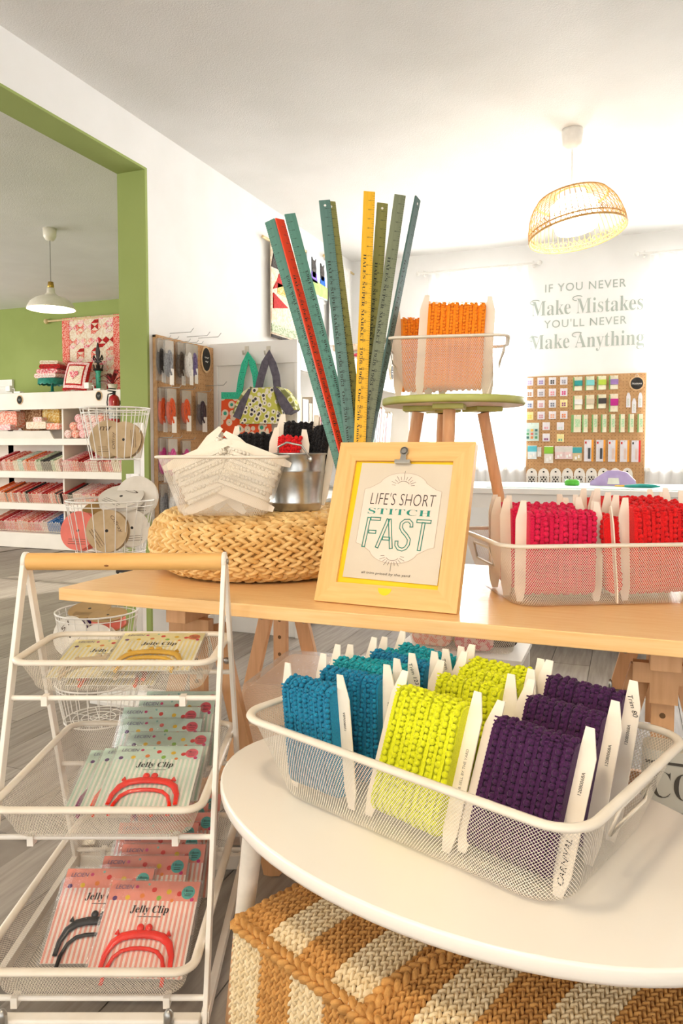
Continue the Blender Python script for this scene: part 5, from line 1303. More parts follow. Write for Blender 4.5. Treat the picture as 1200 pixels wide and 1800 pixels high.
t = thing('galvanised_bucket', 'galvanised metal bucket of black and red trims on the straw pouf', 'bucket', BKT)
M_galv = mat('galvanised', '#d2d4d2', 0.28, 0.95, col2='#aeb2b1', scale=18, detail=5)
bh = .155
MB().lathe([(0.0, .004), (.068, .004), (.070, 0), (.073, .004), (.0745, .02), (.076, .022), (.075, .026), (.083, .105), (.0855, .108), (.084, .112), (.0875, bh-.004), (.090, bh), (.086, bh), (.083, .112), (.072, .02), (.0, .012)], 48).build('shell', M_galv, t)
MB().tube([(.088*cos(a), .088*sin(a), bh) for a in np.linspace(0, 2*pi, 40, endpoint=False)], .003, 6, True).build('rim', M_galv, t)
a0 = radians(-65)
hx, hy = .089*cos(a0), .089*sin(a0)
MB().tube([(hx-.045, hy-.004, bh-.01), (hx-.04, hy-.012, bh+.018), (hx-.01, hy-.022, bh+.030), (hx+.03, hy-.018, bh+.022), (hx+.045, hy+.004, bh-.012)], .003, 6).build('bail_handle', M_steel, t)
for x in (-.045, .045): MB().ball((hx+x, hy-.002+(.004 if x > 0 else 0), bh-.014), .008, 8, 6, 0, (1, .5, 1)).build('ear', M_galv, t)
BB = (BKT, radians(12))
trim_card('black', 'black trim card standing behind in the galvanised bucket', BB, -.005, .045, .02, 0, 3, .13, .245, .016, 5, .006, 31, 'trims in the bucket', 2)
trim_card('black', 'black trim card turned sideways at the bucket edge', BB, .045, .025, .02, -.5, 6, .10, .235, .016, 4, .006, 32, 'trims in the bucket', 8)
trim_card('red', 'red trim card in the front of the galvanised bucket', BB, -.02, -.025, .02, .1, 4, .11, .205, .015, 5, .006, 33, 'trims in the bucket', 4)
bk2 = atD(452, 900, 2.10); bk2.z = PT
trim_card('black', 'black trim card rising behind the heap of white trims', (bk2, radians(14)), 0, .02, .01, 0, 5, .17, .225, .018, 6, .006, 34, 'trims in the bucket')

# ------------------------------------------------------------------ three-legged stool with the orange basket
SC = Vector((2.03*(-0.3646+0.931*0.150), 2.03*(0.931+0.3646*0.150), TZ)); sz_ = 0.486
t = thing('stool', 'round stool with green edge and wooden legs standing on the beech table', 'stool', SC)
M_stoolg = mat('green_edge_paint', '#b7bb6a', 0.45, col2='#adb05f'); M_stoolw = mat('stool_white', '#f1eee6', 0.5)
MB().lathe([(0.0, sz_-.019), (.190, sz_-.019), (.193, sz_-.015), (.193, sz_-.003), (.190, sz_), (0.0, sz_)], 64, 0).build('seat', M_stoolg, t)
MB().lathe([(0.0, sz_-.0205), (.188, sz_-.0205)], 64).build('seat_underside', M_stoolw, t)
M_leg = mat('stool_leg', '#d8a578', 0.5, col2='#ca9467', scale=6, stretch=(12, 12, 1.2))
for a, nm in ((-1.45, 0), (3.35, 1), (0.75, 2), (2.1, 3)):
    dx, dy = cos(a+.0), sin(a)
    MB().tube([(dx*.095, dy*.095, sz_-.036), (dx*(.2 if nm == 2 else .165), dy*(.2 if nm == 2 else .165), 0.001)], [.0165, .015], 16).build('leg', M_leg, t)
    M2 = Matrix.Rotation(a, 4, 'Z')
    MB().box((.05, -.04, sz_-.034), (.135, .04, sz_-.0205), 0, M2).build('leg_plate', M_stoolg, t, bevel=.003)
OB = SC+Vector((0, 0, sz_+.002)); orz = radians(10)
OB = OB+Vector((-.015, -.01, 0))
mesh_basket('white mesh basket of orange trims on the round stool', OB, orz, .315, .22, .15, .045, .04, .0052, .0042, True, hole=0.78)
trim_card('orange', 'orange trim card set back and turned in the stool basket', (OB, orz), -.075, .03, .004, .35, 8, .15, .245, .018, 7, .0048, 41, None, 0)
trim_card('orange', 'large orange trim card at the front of the stool basket', (OB, orz), .015, -.035, .004, 0, 4, .20, .268, .02, 9, .0048, 42, None, 3)
trim_card('orange', 'orange trim card leaning behind the large one', (OB, orz), .03, .02, .004, -.05, 4, .19, .255, .018, 9, .0048, 43, None, -2)
# ------------------------------------------------------------------ basket of pink and red trims
fl = atZ(905, 1070, TZ); rrz = radians(27.5); RL, RW = .60, .38
ex = Vector((cos(rrz), sin(rrz), 0)); ey = Vector((-sin(rrz), cos(rrz), 0))
RB = fl+ex*(RL/2-.035)+ey*(RW/2-.035); RB.z = TZ+.0005
mesh_basket('large white mesh basket of pink and red trims on the beech table', RB, rrz, RL, RW, .14, .035, .05, .0054, .0048, True, hole=0.78)
rb = (RB, rrz)
g = 'pink and red trims on the table'
trim_card('pink', 'deep pink trim card at the front corner of the big table basket', rb, -.148, -.108, .004, 0, 2, .205, .225, .02, 7, .0065, 51, g, 1)
trim_card('red', 'bright red trim card at the front, beside the deep pink one', rb, .105, -.108, .004, 0, 2, .215, .235, .02, 8, .0065, 52, g, -1)
for i, (lx, ly, ro) in enumerate(((-.135, -.075, 1), (-.15, -.03, -1), (-.135, .015, 0), (-.15, .06, 1), (-.14, .105, 0))):
    trim_card('pink', 'pink trim card in the corner row, %s behind the front one' % ('first', 'second', 'third', 'fourth', 'last')[i], rb, lx, ly, .004, (.03, -.08, .05, -.04, .02)[i], 3, .205, .225+.004*(i % 3), .013, 7, .0062, 53, g, ro)
for i, (lx, ly, ro) in enumerate(((.095, -.07, 1), (.11, -.02, -1), (.10, .03, 0), (.11, .075, 1), (.10, .115, 1))):
    trim_card('red', 'red trim card in the inner row, %s behind the front one' % ('first', 'second', 'third', 'fourth', 'last')[i], rb, lx, ly, .004, (.02, -.05, .04, .0, .02)[i], 3, .215, .236+.006*(i % 3), .013, 7, .0062, 54, g, ro)
trim_card('red', 'narrow red trim card wedged between the pink and red rows', rb, -.015, -.085, .004, 1.35, 4, .16, .215, .012, 5, .0062, 55, g, 2)

# ------------------------------------------------------------------ oval white table with the big basket
OT = Vector((-.261, 1.186, 0)); orz2 = radians(-17.2); oz = .48
t = thing('oval_table', 'low oval white table carrying the teal, yellow and purple trims', 'table', OT, orz2)
def oval_pts(a, b, n=72): return [(a*cos(2*pi*i/n), b*sin(2*pi*i/n)) for i in range(n)]
mb = MB(); rings = [(-.004, oz), (-.0012, oz-.001), (0, oz-.004), (0, oz-.018), (-.003, oz-.024), (-.012, oz-.028)]; n = 72; V = []
for g_, z in rings: V += [(x, y, z) for x, y in oval_pts(.475+g_, .294+g_, n)]
mb.add(V, [(i*n+(j+1) % n, i*n+j, (i+1)*n+j, (i+1)*n+(j+1) % n) for i in range(len(rings)-1) for j in range(n)], 0, True)
mb.add(V[:n], [tuple(range(n))]); mb.add(V[-n:], [tuple(range(n-1, -1, -1))])
M_satin = mat('white_satin', '#f7f0e4', 0.28, col2='#f4ecdf', scale=3, coat=0.2)
mb.build('tabletop', M_satin, t)
M_legw = mat('white_leg', '#f0e6d6', 0.4)
def wpt(x, y): return (Matrix.Rotation(-orz2, 4, 'Z') @ (Vector((x, y, 0))-OT))
for tx, ty, fx, fy in ((-.585, 1.09, -.685, 1.18), (-.50, 1.36, -.56, 1.43), (.0, 1.33, .04, 1.39), (.155, 1.06, .19, 1.05)):
    a = wpt(tx, ty); b = wpt(fx, fy); a.z = oz-.028; b.z = 0.0
    m = a.lerp(b, .55)
    MB().tube([a, a.lerp(b, .3), m], [.019, .0175, .016], 16).build('leg', M_legw, t)
    MB().tube([m, b], [.016, .0135], 16).build('leg_tip', M_pine, t)
A2, B2, C2 = atZ(437, 1262, oz+.14), atZ(1040, 1478, oz+.14), atZ(1180, 1290, oz+.14)
brz = atan2(B2.y-A2.y, B2.x-A2.x)
TB = (A2+C2)/2; TB.z = oz+.0005
mesh_basket('large white mesh basket of teal, yellow and purple trims on the oval table', TB, brz, .615, .41, .14, .04, .055, .0056, .0055, True, hole=0.78)
tb = (TB, brz)
g = 'trims in the oval table basket'
C1 = '12080068A'
trim_card('blue', 'peacock blue trim card at the front corner of the oval table basket', tb, -.183, -.126, .004, -.06, -3, .165, .225, .02, 9, .0046, 61, g, -3, C1)
for i, (lx, ly, ro, le, c) in enumerate(((-.165, -.062, -2, 2, 'blue'), (-.18, -.025, 0, 3, 'teal'), (-.17, .012, -3, 5, 'teal'), (-.165, .05, 1, 6, 'blue'), (-.16, .085, 0, 6, 'teal'), (-.155, .12, 2, 6, 'teal'))):
    trim_card(c, '%s trim card in the corner row, %s behind the front one' % ('teal' if c == 'teal' else 'peacock blue', ('first', 'second', 'third', 'fourth', 'fifth', 'last')[i]), tb, lx, ly, .004, (.05, -.02, .04, 0, .03, -.04)[i], le, .175, .228+.004*(i % 2), .016, 9, .0046, 62, g, ro, C1 if i % 2 == 0 else None, hand='Trim 123' if i in (2, 4) else None)
trim_card('yellow', 'lime yellow trim card tilted back at the basket front', tb, -.005, -.128, .004, .0, 20, .175, .238, .021, 8, .0053, 63, g, 2, None, 'CUT & SELL BY THE YARD')
for i, (lx, ly) in enumerate(((.0, -.005), (.005, .045), (.01, .092))):
    trim_card('yellow', 'lime yellow trim card in the middle row, %s' % ('first behind the front one', 'second behind the front one', 'last by the basket back')[i], tb, lx, ly, .004, (.06, -.03, .04)[i], (20, 17, 14)[i], .17, .232+.004*i, .016, 8, .0052, 64, g, (0, 2, 1)[i], None, 'CUT & SELL' if i == 2 else None)
trim_card('purple', 'dark purple trim card tilted back at the basket front', tb, .168, -.122, .004, .03, 23, .175, .226, .021, 9, .005, 65, g, 3, C1, low='CARNIVAL')
for i, (lx, ly) in enumerate(((.168, -.02), (.165, .065))):
    trim_card('purple', 'dark purple trim card %s' % ('directly behind the front purple one', 'at the back near the basket end')[i], tb, lx, ly, .004, (-.03, .04)[i], (22, 17)[i], .175, .235+.01*i, .017, 9, .005, 66, g, (1, 3)[i], C1, hand='Trim 80' if i else None)

# ------------------------------------------------------------------ braided jute pouf under the oval table
JZ = .335
ja = Vector((-.585, 1.02, 0)); jd = Vector((.40, .917, 0)).normalized(); jw = Vector((jd.y, -jd.x, 0)); JS = .46; JW = .63
t = thing('jute_pouf', 'square braided jute pouf striped white and tan below the oval table', 'pouf', ja)
M_jute = mat('jute', '#d09a55', 0.85, col2='#b07c3e', scale=60, contrast=(.3, .7), bump=.3, bscale=400)
M_jutew = mat('bleached_jute', '#ead6b0', 0.85, col2='#d8bf92', scale=60, contrast=(.3, .7), bump=.3, bscale=400)
c0 = jw*(JW/2)+jd*(JS/2)
core = MB(); 
core.add([jw*x+jd*y+Vector((0, 0, z)) for z in (0.0, JZ-.03) for x, y in ((.006, .006), (JW-.006, .006), (JW-.006, JS-.006), (.006, JS-.006))]+[c0+Vector((0, 0, JZ+.012))],
         [(0, 3, 2, 1), (0, 1, 5, 4), (1, 2, 6, 5), (2, 3, 7, 6), (3, 0, 4, 7), (4, 5, 8), (5, 6, 8), (6, 7, 8), (7, 4, 8)])
core.build('filling', mat('jute_core', '#8a6232', 0.9), t)
def top_pt(x, y):
    q = (1-(2*x/JW-1)**4)*(1-(2*y/JS-1)**4); return jw*x+jd*y+Vector((0, 0, JZ-.022+.028*max(0, q)**.5))
up = Vector((0, 0, 1)); rw = .0138; nrope = int(JW/rw); bandn = 5
for bnd in range(0, nrope, bandn):
    white = (bnd//bandn) % 2 == 0
    mt, mf, ml = MB(), MB(), MB()
    for k in range(bnd, min(nrope, bnd+bandn)):
        x = (k+.5)*JW/nrope
        P = [top_pt(min(JW, max(0, x+.05*sin(pi*s/14)*(.5-x/JW))), JS*s/14) for s in range(15)]
        braid(mt, P, [up]*15, rw, .0125, .0195, .007)
        zz_ = [0.004+(JZ-.03)*s/6 for s in range(7)]
        bul = [.012*sin(pi*s/6) for s in range(7)]
        braid(mf, [jw*x-jd*b+up*z for z, b in zip(zz_, bul)], [-jd]*7, rw, .0125, .0195, .007)
        if x < JS: braid(ml, [jd*x-jw*b+up*z for z, b in zip(zz_, bul)], [-jw]*7, rw, .0125, .0195, .007)
    mt.build('top_band', M_jutew if not white else M_jute, t); mf.build('front_band', M_jutew if white else M_jute, t)
    if ml.v: ml.build('side_band', M_jutew if white else M_jute, t)
def edge(P, N): 
    mb = MB(); braid(mb, P, N, .024, .016, .026, .012); mb.build('edge_braid', M_jute, t)
z_ = up*(JZ-.02)
edge([z_+jw*(JW*s/12) for s in range(13)], [(up-jd).normalized()]*13); edge([z_+jd*(JS*s/12) for s in range(13)], [(up-jw).normalized()]*13)
edge([z_+jw*JW+jd*(JS*s/12) for s in range(13)], [(up+jw).normalized()]*13)
edge([top_pt(JW*.45+.1*s/12, JS*s/12)+up*.004 for s in range(13)], [up]*13)

# ------------------------------------------------------------------ trolley with three mesh baskets
hc = atD(220, 987, 1.58); TR = Vector((hc.x, hc.y, 0)); trz = YAW
t = thing('display_trolley', 'white metal trolley with wooden handle holding three mesh baskets', 'trolley', TR, trz)
M_tw = mat('trolley_white', '#f6eee2', 0.35, col2='#f1e8da'); M_birch = mat('birch_handle', '#e9b873', 0.45, col2='#dfa95f', scale=4, detail=4, stretch=(1.2, 16, 16), contrast=(.3, .7))
hz = hc.z
MB().tube([(-.207, 0, hz), (.207, 0, hz)], .0185, 24).build('handle', M_birch, t)
MB().ball((-.035, -.0165, hz-.006), .0045, 8, 6, 0, (1.3, .5, .6)).build('knot', mat('knot', '#8a5424', 0.6), t)
for s in (-1, 1):
    x = s*.2125
    for q in (-1, 1):
        mb = MB(); V = []
        pts = [(0, hz+.012), (q*.010, hz-.10), (q*.27, .03)]
        mb.bar((x, q*.004, hz+.006), (x, q*.27, .02), .009, .024, 0, (0, 1, 0)); mb.build('leg', M_tw, t, bevel=.0015)
        MB().lathe([(0.0, 0), (.012, 0), (.013, .012), (.0, .016)], 12, M=Matrix.Translation((x, q*.27, 0.0))).build('foot', M_steel, t)
    MB().lathe([(0.0, 0), (.019, 0), (.021, .002), (.021, .008), (.0, .010)], 24, M=Matrix.Translation((x-s*.005, 0, hz)) @ Matrix.Rotation(radians(90*s), 4, 'Y')).build('end_cap', M_tw, t)
    MB().lathe([(0.0, 0), (.006, 0), (.005, .003), (.0, .004)], 12, M=Matrix.Translation((x+s*.005, 0, hz)) @ Matrix.Rotation(radians(90*s), 4, 'Y')).build('screw', M_steel, t)
    MB().box((x-.007, -.27, .035), (x+.007, .27, .055)).build('side_rail', M_tw, t)
def leg_y(z): return .27*(hz+.006-z)/(hz-.014)
LV = [(.585, .655), (.338, .41), (.078, .15)]
for zb_, zr in LV:
    for q in (-1, 1):
        y = q*leg_y(zb_-.008); MB().tube([(-.21, y, zb_-.008), (.21, y, zb_-.008)], .0055, 8).build('crossbar', M_tw, t)
        for x in (-.14, .14): MB().cbox((x, y, zb_-.012), (.012, .02, .02)).build('clip', M_tw, t)
MB().box((-.205, -.285, .012), (.205, -.262, .05)).build('front_plate', M_tw, t, bevel=.003)
MB().box((-.205, .262, .012), (.205, .285, .05)).build('back_plate', M_tw, t, bevel=.003)
for x in (-.15, .15): MB().lathe([(0.0, 0), (.009, 0), (.009, .02), (.005, .028), (.0, .03)], 14, M=Matrix.Translation((x, -.288, .045))).build('cap_nut', M_steel, t)
def caster(x, y):
    c = MB().lathe([(0.0, -.01), (.028, -.01), (.031, -.006), (.031, .006), (.028, .01), (.0, .01)], 24, M=Matrix.Translation((x, y, .031)) @ Matrix.Rotation(radians(90), 4, 'Y')).build('caster', mat('grey_rubber', '#b6b2ac', 0.5), t)
    MB().box((x-.016, y-.02, .03), (x+.016, y+.02, .068)).build('caster_fork', M_steel, c)
caster(.19, .30); caster(-.19, .30)
def tl(x, y, z): return TR+Matrix.Rotation(trz, 3, 'Z') @ Vector((x, y, z))
TBK = []
for (zb_, zr), (y0, y1), hw, lab in zip(LV, ((-.108, .125), (-.222, .215), (-.295, .27)), (.198, .196, .194), ('shallow white mesh basket on the top tier of the trolley', 'white mesh basket on the middle tier of the trolley', 'deep white mesh basket on the bottom tier of the trolley')):
    mesh_basket(lab, tl(0, (y0+y1)/2, zb_), trz, hw*2, y1-y0, zr-zb_, .022, .035, .0054, .0062, False, 'mesh baskets of the trolley', hole=.79)

# ------------------------------------------------------------------ packets of purse frames in the trolley
M_pf = {'red': mat('frame_red', '#ef2a14', 0.25, col2='#e2210c', sub=.1), 'black': mat('frame_black', '#1d1a19', 0.3), 'orange': mat('frame_orange', '#f4551e', 0.25), 'violet': mat('frame_violet', '#8e2f62', 0.3), 'gold': mat('frame_gold', '#e8b52a', 0.3), 'beige': mat('frame_beige', '#d8c09a', 0.3)}
PKC = {'pink': ('#f29a86', '#f4a896', '#fdeee2', '#58b3a8'), 'mint': ('#d6ead8', '#cfe4cf', '#fbf7ea', '#ef5f6c'), 'lemon': ('#fbf0b4', '#fae9a2', '#fffbe8', '#f28a5a')}
DOTS = ['#5f2f6e', '#f2c62c', '#f28a3c', '#e23a34', '#8fc24a', '#d83a78', '#8ac4b8']
for k, v in PKC.items():
    for i, c in enumerate(v): mat('packet_%s_%d' % (k, i), c, 0.6)
for i, c in enumerate(DOTS): mat('packet_dot_%d' % i, c, 0.6)
M_sleeve = film('packet_sleeve', 0.03, '#ffffff', 0.08)
_pk = {}
PW, PH = .185, .185
def packet_meshes(k):
    if k in _pk: return _pk[k]
    w, h = PW, PH; hd = h*.22
    card = MB().box((-w/2, 0, 0), (w/2, .0012, h)).mesh('card', MATS['packet_%s_2' % k])
    mb = MB(); ms = [MATS['packet_%s_0' % k], MATS['packet_%s_1' % k]]+[MATS['packet_dot_%d' % i] for i in range(7)]+[MATS['packet_%s_3' % k], M_ink, mat('packet_brand_ink', '#6a5a86' if k == 'pink' else '#5f7a86', .7)]
    y = -.0004
    def rect(x0, z0, x1, z1, mi, dy=0): mb.add([(x0, y-dy, z0), (x1, y-dy, z0), (x1, y-dy, z1), (x0, y-dy, z1)], [(0, 1, 2, 3)], mi)
    rect(-w/2, h-hd, w/2, h, 0)
    for i in range(19): rect(-w/2+(i+.1)*w/19, 0, -w/2+(i+.6)*w/19, h-hd, 1)
    def disc(x, z, r, mi, dy=.0003): mb.add([(x+r*cos(2*pi*i/16), y-dy, z+r*sin(2*pi*i/16)) for i in range(16)], [tuple(range(16))], mi)
    for i, (x, z, r, c) in enumerate(((-.42, .80, .026, 0), (-.28, .81, .027, 1), (-.12, .83, .027, 2), (.0, .90, .028, 3), (.07, .81, .027, 4), (.17, .88, .028, 1), (.29, .86, .028, 3), (.44, .80, .022, 5), (-.2, .93, .02, 5), (-.07, .96, .014, 6), (.22, .785, .02, 2))):
        disc(x*w, z*h, r*w, 2+c)
    disc(.385*w, .875*h, .075*w, 9, .0006)
    letter(mb, serif('Jelly Clip'), fr(.0, y-.001, h*.675), w=w*.42, h=h*.10, mi=10, shear=.12)
    letter(mb, 'LECIEN', fr(-w*.34, y-.001, h*.925), w=w*.2, h=h*.045, mi=11, shear=.2)
    letter(mb, '18cm', fr(.385*w, y-.0012, .895*h), w=w*.1, h=h*.03, mi=10)
    rect(-w*.12, h*.605, w*.14, h*.612, 10); rect(.345*w, .855*h, .425*w, .861*h, 10, .001); rect(.35*w, .835*h, .42*w, .841*h, 10, .001)
    pr = mb.mesh('print', ms)
    f = MB(); r = w*.36
    P = [(-r, -.006, h*.06), (-r*.97, -.006, h*.2), (-r*.83, -.0065, h*.32), (-r*.6, -.007, h*.385), (-r*.3, -.007, h*.41), (0, -.007, h*.415), (r*.3, -.007, h*.41), (r*.6, -.007, h*.385), (r*.83, -.0065, h*.32), (r*.97, -.006, h*.2), (r, -.006, h*.06)]
    f.tube([(x, -.0055, z) for x, yv, z in P], [.0045, .0055, .0075, .0085, .0085, .0085, .0085, .0085, .0075, .0055, .0045], 8, flat=0.5)
    P2 = [(x*.86, -.005, z-.026) for x, yv, z in P]
    f.tube(P2, .004, 6)
    for s in (-1, 1): f.ball((s*.0085, -.0055, h*.48), .0075, 10, 7, 0, (1, .65, 1)); f.tube([(s*r*.72, -.007, h*.40), (s*r*.76, -.007, h*.44), (s*r*.80, -.007, h*.40)], .003, 6)
    fm = f.mesh('purse_frame', M_pf['red'])
    sv = MB(); n = 8; V = []
    for sd, yy in ((-1, -.0115), (1, .003)):
        for i in range(n+1):
            for j in range(n+1):
                a, b = i/n, j/n; edge_ = min(a, 1-a, b*.9+.02, 1-b)*6; q = min(1, edge_); V.append(((a-.5)*(w+.012), (yy if sd < 0 else .003)*q*(1+.12*sin(a*9+b*5)), -.004+b*(h+.008)))
    Fc = []
    for sd in range(2):
        for i in range(n):
            for j in range(n):
                o = sd*(n+1)**2+i*(n+1)+j; Fc.append((o, o+n+1, o+n+2, o+1) if sd == 0 else (o, o+1, o+n+2, o+n+1))
    sv.add(V, Fc, 0, True); sm = sv.mesh('sleeve', M_sleeve)
    _pk[k] = (card, pr, fm, sm); return _pk[k]
def packet(k, fc, label, x, y, z, lean, yawd, group, roll=0.0):
    p = tl(x, y, z); R_ = Matrix.Rotation(trz+radians(yawd), 4, 'Z') @ Matrix.Rotation(-radians(lean), 4, 'X') @ Matrix.Rotation(radians(roll), 4, 'Y')
    t = thing('purse_frame_packet', label, 'packet', p, 0, group, rot=R_.to_euler())
    c, pr, f, s = packet_meshes(k)
    link('card', c, t); link('print', pr, t); a = link('purse_frame', f, t); set_mat(a, M_pf[fc]); link('sleeve', s, t)
zf = .088
gp = 'pink packets on the bottom tier'
packet('pink', 'red', 'pink striped packet with a red purse frame at the front of the bottom tier', .07, -.228, zf, 60, -2, gp)
packet('pink', 'black', 'pink striped packet with a black purse frame at the front of the bottom tier', -.03, -.188, zf, 58, 0, gp)
for i, (x, f) in enumerate(((.035, 'orange'), (.065, 'red'), (.05, 'violet'), (.035, 'red'), (.07, 'gold'), (.045, 'orange'), (.07, 'red'))):
    packet('pink', f, 'pink striped packet of the bottom tier, %s behind the red frame' % ('first', 'second', 'third', 'fourth', 'fifth', 'sixth', 'last')[i], x, -.145+.042*i, zf, 56-2.2*i, 0, gp)
gm = 'mint packets on the middle tier'
zf = .347
packet('mint', 'red', 'mint dotted packet with an orange-red frame at the front of the middle tier', .068, -.16, zf+.03, 72, 0, gm)
packet('mint', 'orange', 'mint dotted packet with an orange frame, second at the front of the middle tier', .03, -.135, zf+.015, 72, 0, gm)
packet('mint', 'violet', 'mint dotted packet with a violet frame at the open side of the middle tier', -.01, -.11, zf, 72, 0, gm)
for i, (x, y, l, f) in enumerate(((.068, -.055, 64, 'gold'), (.04, -.005, 58, 'beige'), (.03, .04, 52, 'gold'), (.06, .08, 48, 'beige'), (.07, .118, 44, 'orange'))):
    packet('mint', f, 'mint dotted packet standing in the middle tier, %s' % ('just behind the front group', 'second behind the front group', 'front of the upright group', 'middle of the upright group', 'rearmost and highest')[i], x, y, zf, l, 0, gm)
gl = 'lemon packets on the top tier'
packet('lemon', 'gold', 'lemon packet with a yellow frame lying on the top tier by the leg', .055, -.062, .626, 80, 0, gl)
packet('lemon', 'beige', 'lemon packet with a pale frame lying on the top tier, farther from the leg', -.06, -.06, .610, 80, 0, gl)
packet('lemon', 'orange', 'lemon packet with an orange frame underneath at the back of the top tier', -.02, -.058, .594, 80, 0, gl)

# ------------------------------------------------------------------ stand of wire baskets with ribbon spools
M_wire = mat('white_wire', '#efe9df', 0.35)
WS = atD(205, 850, 3.05); WS.z = 0
t = thing('basket_stand', 'slim white stand holding wire baskets of ribbon by the green jamb', 'stand', WS)
MB().box((-.035, .16, .02), (.0, .19, 1.20)).build('post', M_white, t, bevel=.003)
MB().box((-.16, .0, 0), (.13, .22, .02)).build('base', M_white, t, bevel=.004)
for z in (.60, .96, .18): MB().box((-.03, .10, z), (-.005, .175, z+.02)).build('arm', M_white, t)
MB().tube([(-.10, .12, .55), (-.06, .12, .58), (.02, .12, .585)], .008, 6).box((-.09, .10, .555), (.02, .13, .57)).build('clamp', mat('black_metal', '#2a2522', .5), t)
def wire_basket(c, rt, rbm, h, label, n=22):
    t = thing('wire_basket', label, 'basket', c, 0, 'wire baskets of ribbon')
    w = MB()
    for k in range(n):
        a = 2*pi*k/n; w.tube([(rbm*cos(a), rbm*sin(a), 0), (rt*cos(a), rt*sin(a), h)], .0019, 5)
    for r in (rbm*.25, rbm*.5, rbm*.75): w.tube([(r*cos(a), r*sin(a), .001) for a in np.linspace(0, 2*pi, 28, endpoint=False)], .0017, 5, True)
    for k in range(4):
        a = pi*k/4; w.tube([(-rbm*cos(a), -rbm*sin(a), 0), (rbm*cos(a), rbm*sin(a), 0)], .0017, 5)
    w.build('wire_cage', M_wire, t)['kind'] = 'stuff'
    for r, z, q in ((rt, h, .0036), (rbm, 0, .003), (rt-(rt-rbm)*.1, h*.9, .002)): MB().tube([(r*cos(a), r*sin(a), z) for a in np.linspace(0, 2*pi, 48, endpoint=False)], q, 6, True).build('hoop', M_wire, t)
M_kr = mat('kraft_disc', '#cbb18c', 0.8, col2='#bda27b', scale=20); M_pale = mat('pale_disc', '#e9e2d6', 0.7, col2='#e0d8ca', scale=20)
RIB = {'coral': mat('ribbon_coral', '#f07a68', .5), 'violet': mat('ribbon_violet', '#4a2a72', .5), 'brown': mat('ribbon_brown', '#5a3d22', .5), 'gold': mat('ribbon_gold', '#a8834a', .5), 'blue': mat('ribbon_blue', '#9aa6b4', .5), 'white': mat('ribbon_white', '#efece6', .5)}
def spool(c, r, th, face, roll, tiltm, ribbon, disc, label, text=None):
    """ribbon reel: face is the yaw its front flange looks to (0 = -y), tiltm lays it back"""
    R_ = Matrix.Rotation(radians(face), 4, 'Z') @ Matrix.Rotation(-radians(tiltm), 4, 'X') @ Matrix.Rotation(radians(roll), 4, 'Y')
    t = thing('ribbon_spool', label, 'ribbon spool', c, 0, 'ribbon spools in the wire baskets', rot=R_.to_euler())
    n = 36; C_ = lambda q: [(q*cos(2*pi*i/n), q*sin(2*pi*i/n)) for i in range(n)]
    for y in (-th/2, th/2-.0018): MB().prism(C_(r), y, y+.0018, 'y').build('flange', disc, t)
    MB().prism(C_(r*.88), -th/2+.0018, th/2-.0018, 'y', smooth=True).build('ribbon', RIB[ribbon], t)
    MB().prism(C_(r*.075), -th/2-.0006, -th/2+.0004, 'y').build('hub_hole', M_oval, t)
    mb = MB()
    if text: letter(mb, text, fr(0, -th/2-.0007, r*.55), w=r*.95, h=r*.22, shear=.2, offset=-.006)
    for k in range(3): mb.box((-r*.5, -th/2-.0007, -r*(.45+.12*k)), (r*.5, -th/2-.0005, -r*(.43+.12*k)))
    mb.build('printing', mat('spool_ink', '#5d4a38', .7), t)
R3 = lambda x, y, z: WS+Vector((x, y, z))
wire_basket(R3(.014, -.02, 1.045), .137, .098, .205, 'upper round wire basket of kraft ribbon spools before the green jamb')
spool(R3(-.05, .013, 1.128), .076, .028, 14, 10, 8, 'blue', M_pale, 'kraft ribbon spool at the side of the upper wire basket')
spool(R3(-.022, -.016, 1.126), .077, .028, 14, 0, 8, 'brown', M_kr, 'kraft ribbon spool in the middle of the upper wire basket', 'mm')
spool(R3(.066, -.028, 1.122), .074, .028, 14, 265, 8, 'brown', M_kr, 'kraft ribbon spool lettered at the front of the upper wire basket', 'Offray')
R4 = lambda x, y, z: WS+Vector((.015, -.06, 0))+Vector((x, y, z))
wire_basket(R4(0, 0, .675), .172, .135, .205, 'middle round wire basket of coral and kraft ribbon spools', 24)
spool(R4(-.09, -.07, .757), .078, .045, 8, 0, 12, 'coral', MATS['ribbon_coral'], 'coral ribbon spool at the front of the middle wire basket')
spool(R4(-.065, .03, .80), .085, .05, 30, 0, 48, 'coral', MATS['ribbon_gold'], 'gold rimmed coral ribbon spool lying tilted in the middle wire basket')
spool(R4(.055, -.085, .765), .083, .03, 18, 55, 8, 'brown', M_kr, 'kraft spool with curly lettering facing the camera in the middle wire basket', 'Offray')
spool(R4(.04, .02, .885), .09, .025, 20, 30, 62, 'white', M_pale, 'pale spool lying flat on top of the middle wire basket', 'O')
spool(R4(.075, .075, .89), .085, .025, 20, 0, 12, 'white', M_pale, 'pale spool standing up at the back of the middle wire basket')
spool(R4(.105, -.01, .77), .075, .025, 60, 0, 14, 'white', M_pale, 'pale spool at the side of the middle wire basket near the pouf')
R5 = lambda x, y, z: WS+Vector((-.01, -.12, 0))+Vector((x, y, z))
wire_basket(R5(0, 0, .235), .16, .125, .205, 'lower round wire basket of ribbon spools below the table edge')
spool(R5(-.065, -.07, .345), .08, .03, 5, -50, 10, 'violet', M_pale, 'pale hand-lettered spool at the front of the lower wire basket', '151')
spool(R5(.07, -.075, .33), .075, .03, 10, 30, 10, 'white', M_pale, 'pale spool at the front of the lower wire basket near the trestle')
spool(R5(-.06, .03, .42), .085, .035, 10, 0, 76, 'violet', RIB['gold'], 'violet ribbon spool lying on the lower wire basket')
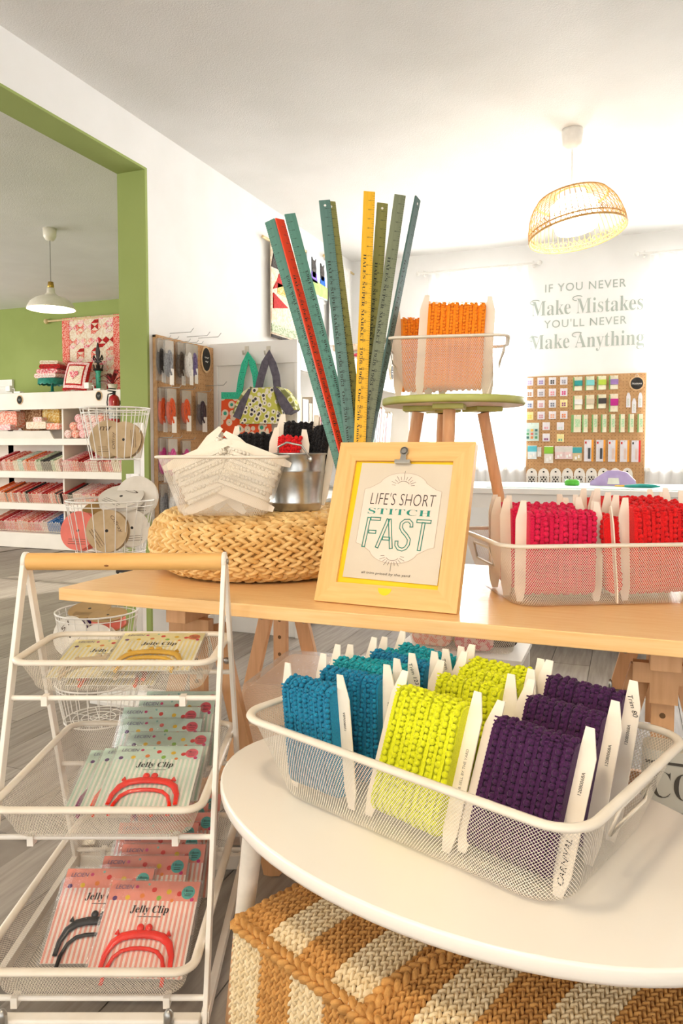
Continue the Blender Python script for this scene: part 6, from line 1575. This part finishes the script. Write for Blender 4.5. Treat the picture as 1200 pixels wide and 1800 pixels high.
spool(R5(.055, .0, .405), .075, .045, 10, 0, 80, 'coral', RIB['gold'], 'coral ribbon spool lying on the lower wire basket')
wire_basket(WS+Vector((.03, -.17, .024)), .16, .13, .15, 'empty round wire basket near the floor behind the trolley')

# ------------------------------------------------------------------ goods below the beech table
M_batt = mat('peach_batting', '#fbdcb8', 0.9, col2='#f6d2aa', scale=8); M_wrap = film('wrap_film', 0.16, '#ffffff', 0.1)
def batting(c, sx, sy, h, rz, label):
    t = thing('batting_pack', label, 'wrapped pack', c, rz, 'wrapped batting packs under the table')
    MB().prism(rrect(sx/2, h/2, h*.42, 5), -sy/2, sy/2, 'y').build('batting', M_batt, t, (0, 0, h/2))
    MB().prism(rrect(sx/2+.012, h/2+.004, h*.4, 5), -sy/2-.012, sy/2+.012, 'y', smooth=True).build('wrapper', M_wrap, t, (0, 0, h/2+.004))
for i in range(4): batting((-.83+.01*(i % 2), 1.88, .002+.118*i), .30, .30, .105, .05*(i-1), 'peach wrapped batting pack between the trestles of the far end, %s' % ('lowest', 'second from the floor', 'third from the floor', 'topmost')[i])
for i in range(3): batting((.31, 1.88, .002+.135*i), .34, .32, .122, -.04*i, 'peach wrapped batting pack past the trestle post, %s' % ('lowest', 'middle', 'topmost')[i])
cb0 = atY(1136, 1346, 1.545); 
t = thing('batting_bag', 'grey printed cotton batting bag standing behind the oval table', 'bag', (.165, 1.552, 0), 0)
MB().prism(rrect(.135, .035, .025, 5), 0, .505, 'z').build('bag', mat('grey_bag', '#c9c4b6', .5, col2='#bdb8a9', scale=6), t, (0, 0, 0))
M_bagink = mat('bag_ink', '#4b453c', .7)
for tx, z, w_, h_ in (('COTTON', .44, .235, .052), ('COTTON BATTING', .38, .21, .02), ('QUILTING MAY BE UP TO 8', .34, .2, .011)):
    mb = MB(); letter(mb, serif(tx), fr(0, -.0365, z), w=w_, h=h_, offset=-.012 if tx == 'COTTON' else 0.0); mb.build('bag_print', M_bagink, t)
MB().box((-.13, -.0368, .48), (.13, -.0355, .485)).build('bag_rule', M_bagink, t)
# a further wire basket of remnants and a white rail on the floor behind
q = atZ(735, 1150, .3); FB_ = Vector((-.62, 2.95, .0))
t = thing('low_stool', 'low white metal stool behind the beech table', 'stool', FB_)
MB().box((-.25, -.16, .27), (.25, .16, .29)).build('seat', M_white, t)
for x in (-.23, .23):
    for y in (-.14, .14): MB().box((x-.012, y-.012, 0), (x+.012, y+.012, .27)).build('leg', M_white, t)
FT = FB_+Vector((0, 0, .2905))
mesh_basket('white mesh basket of colourful remnants on the low stool behind', FT, .1, .46, .30, .14, .03, .04, .0085, .005, True)
for i, (x, y, k, w, h, lab) in enumerate(((-.12, -.03, 'coral', .16, .10, 'coral'), (.05, -.05, 'rose', .15, .09, 'rose pink'), (.14, .04, 'dark', .12, .11, 'charcoal'), (-.02, .06, 'gold', .14, .12, 'gold print'))):
    item('fabric_remnant', MB().prism(rrect(w/2, h/2, .03, 4), -.04, .04, 'y'), FAB[k], lab+' folded remnant in the basket on the low stool', 'fabric', 'remnants in the low basket', FT+Vector((x, y, h/2+.004)), (0, 0, .2*i))
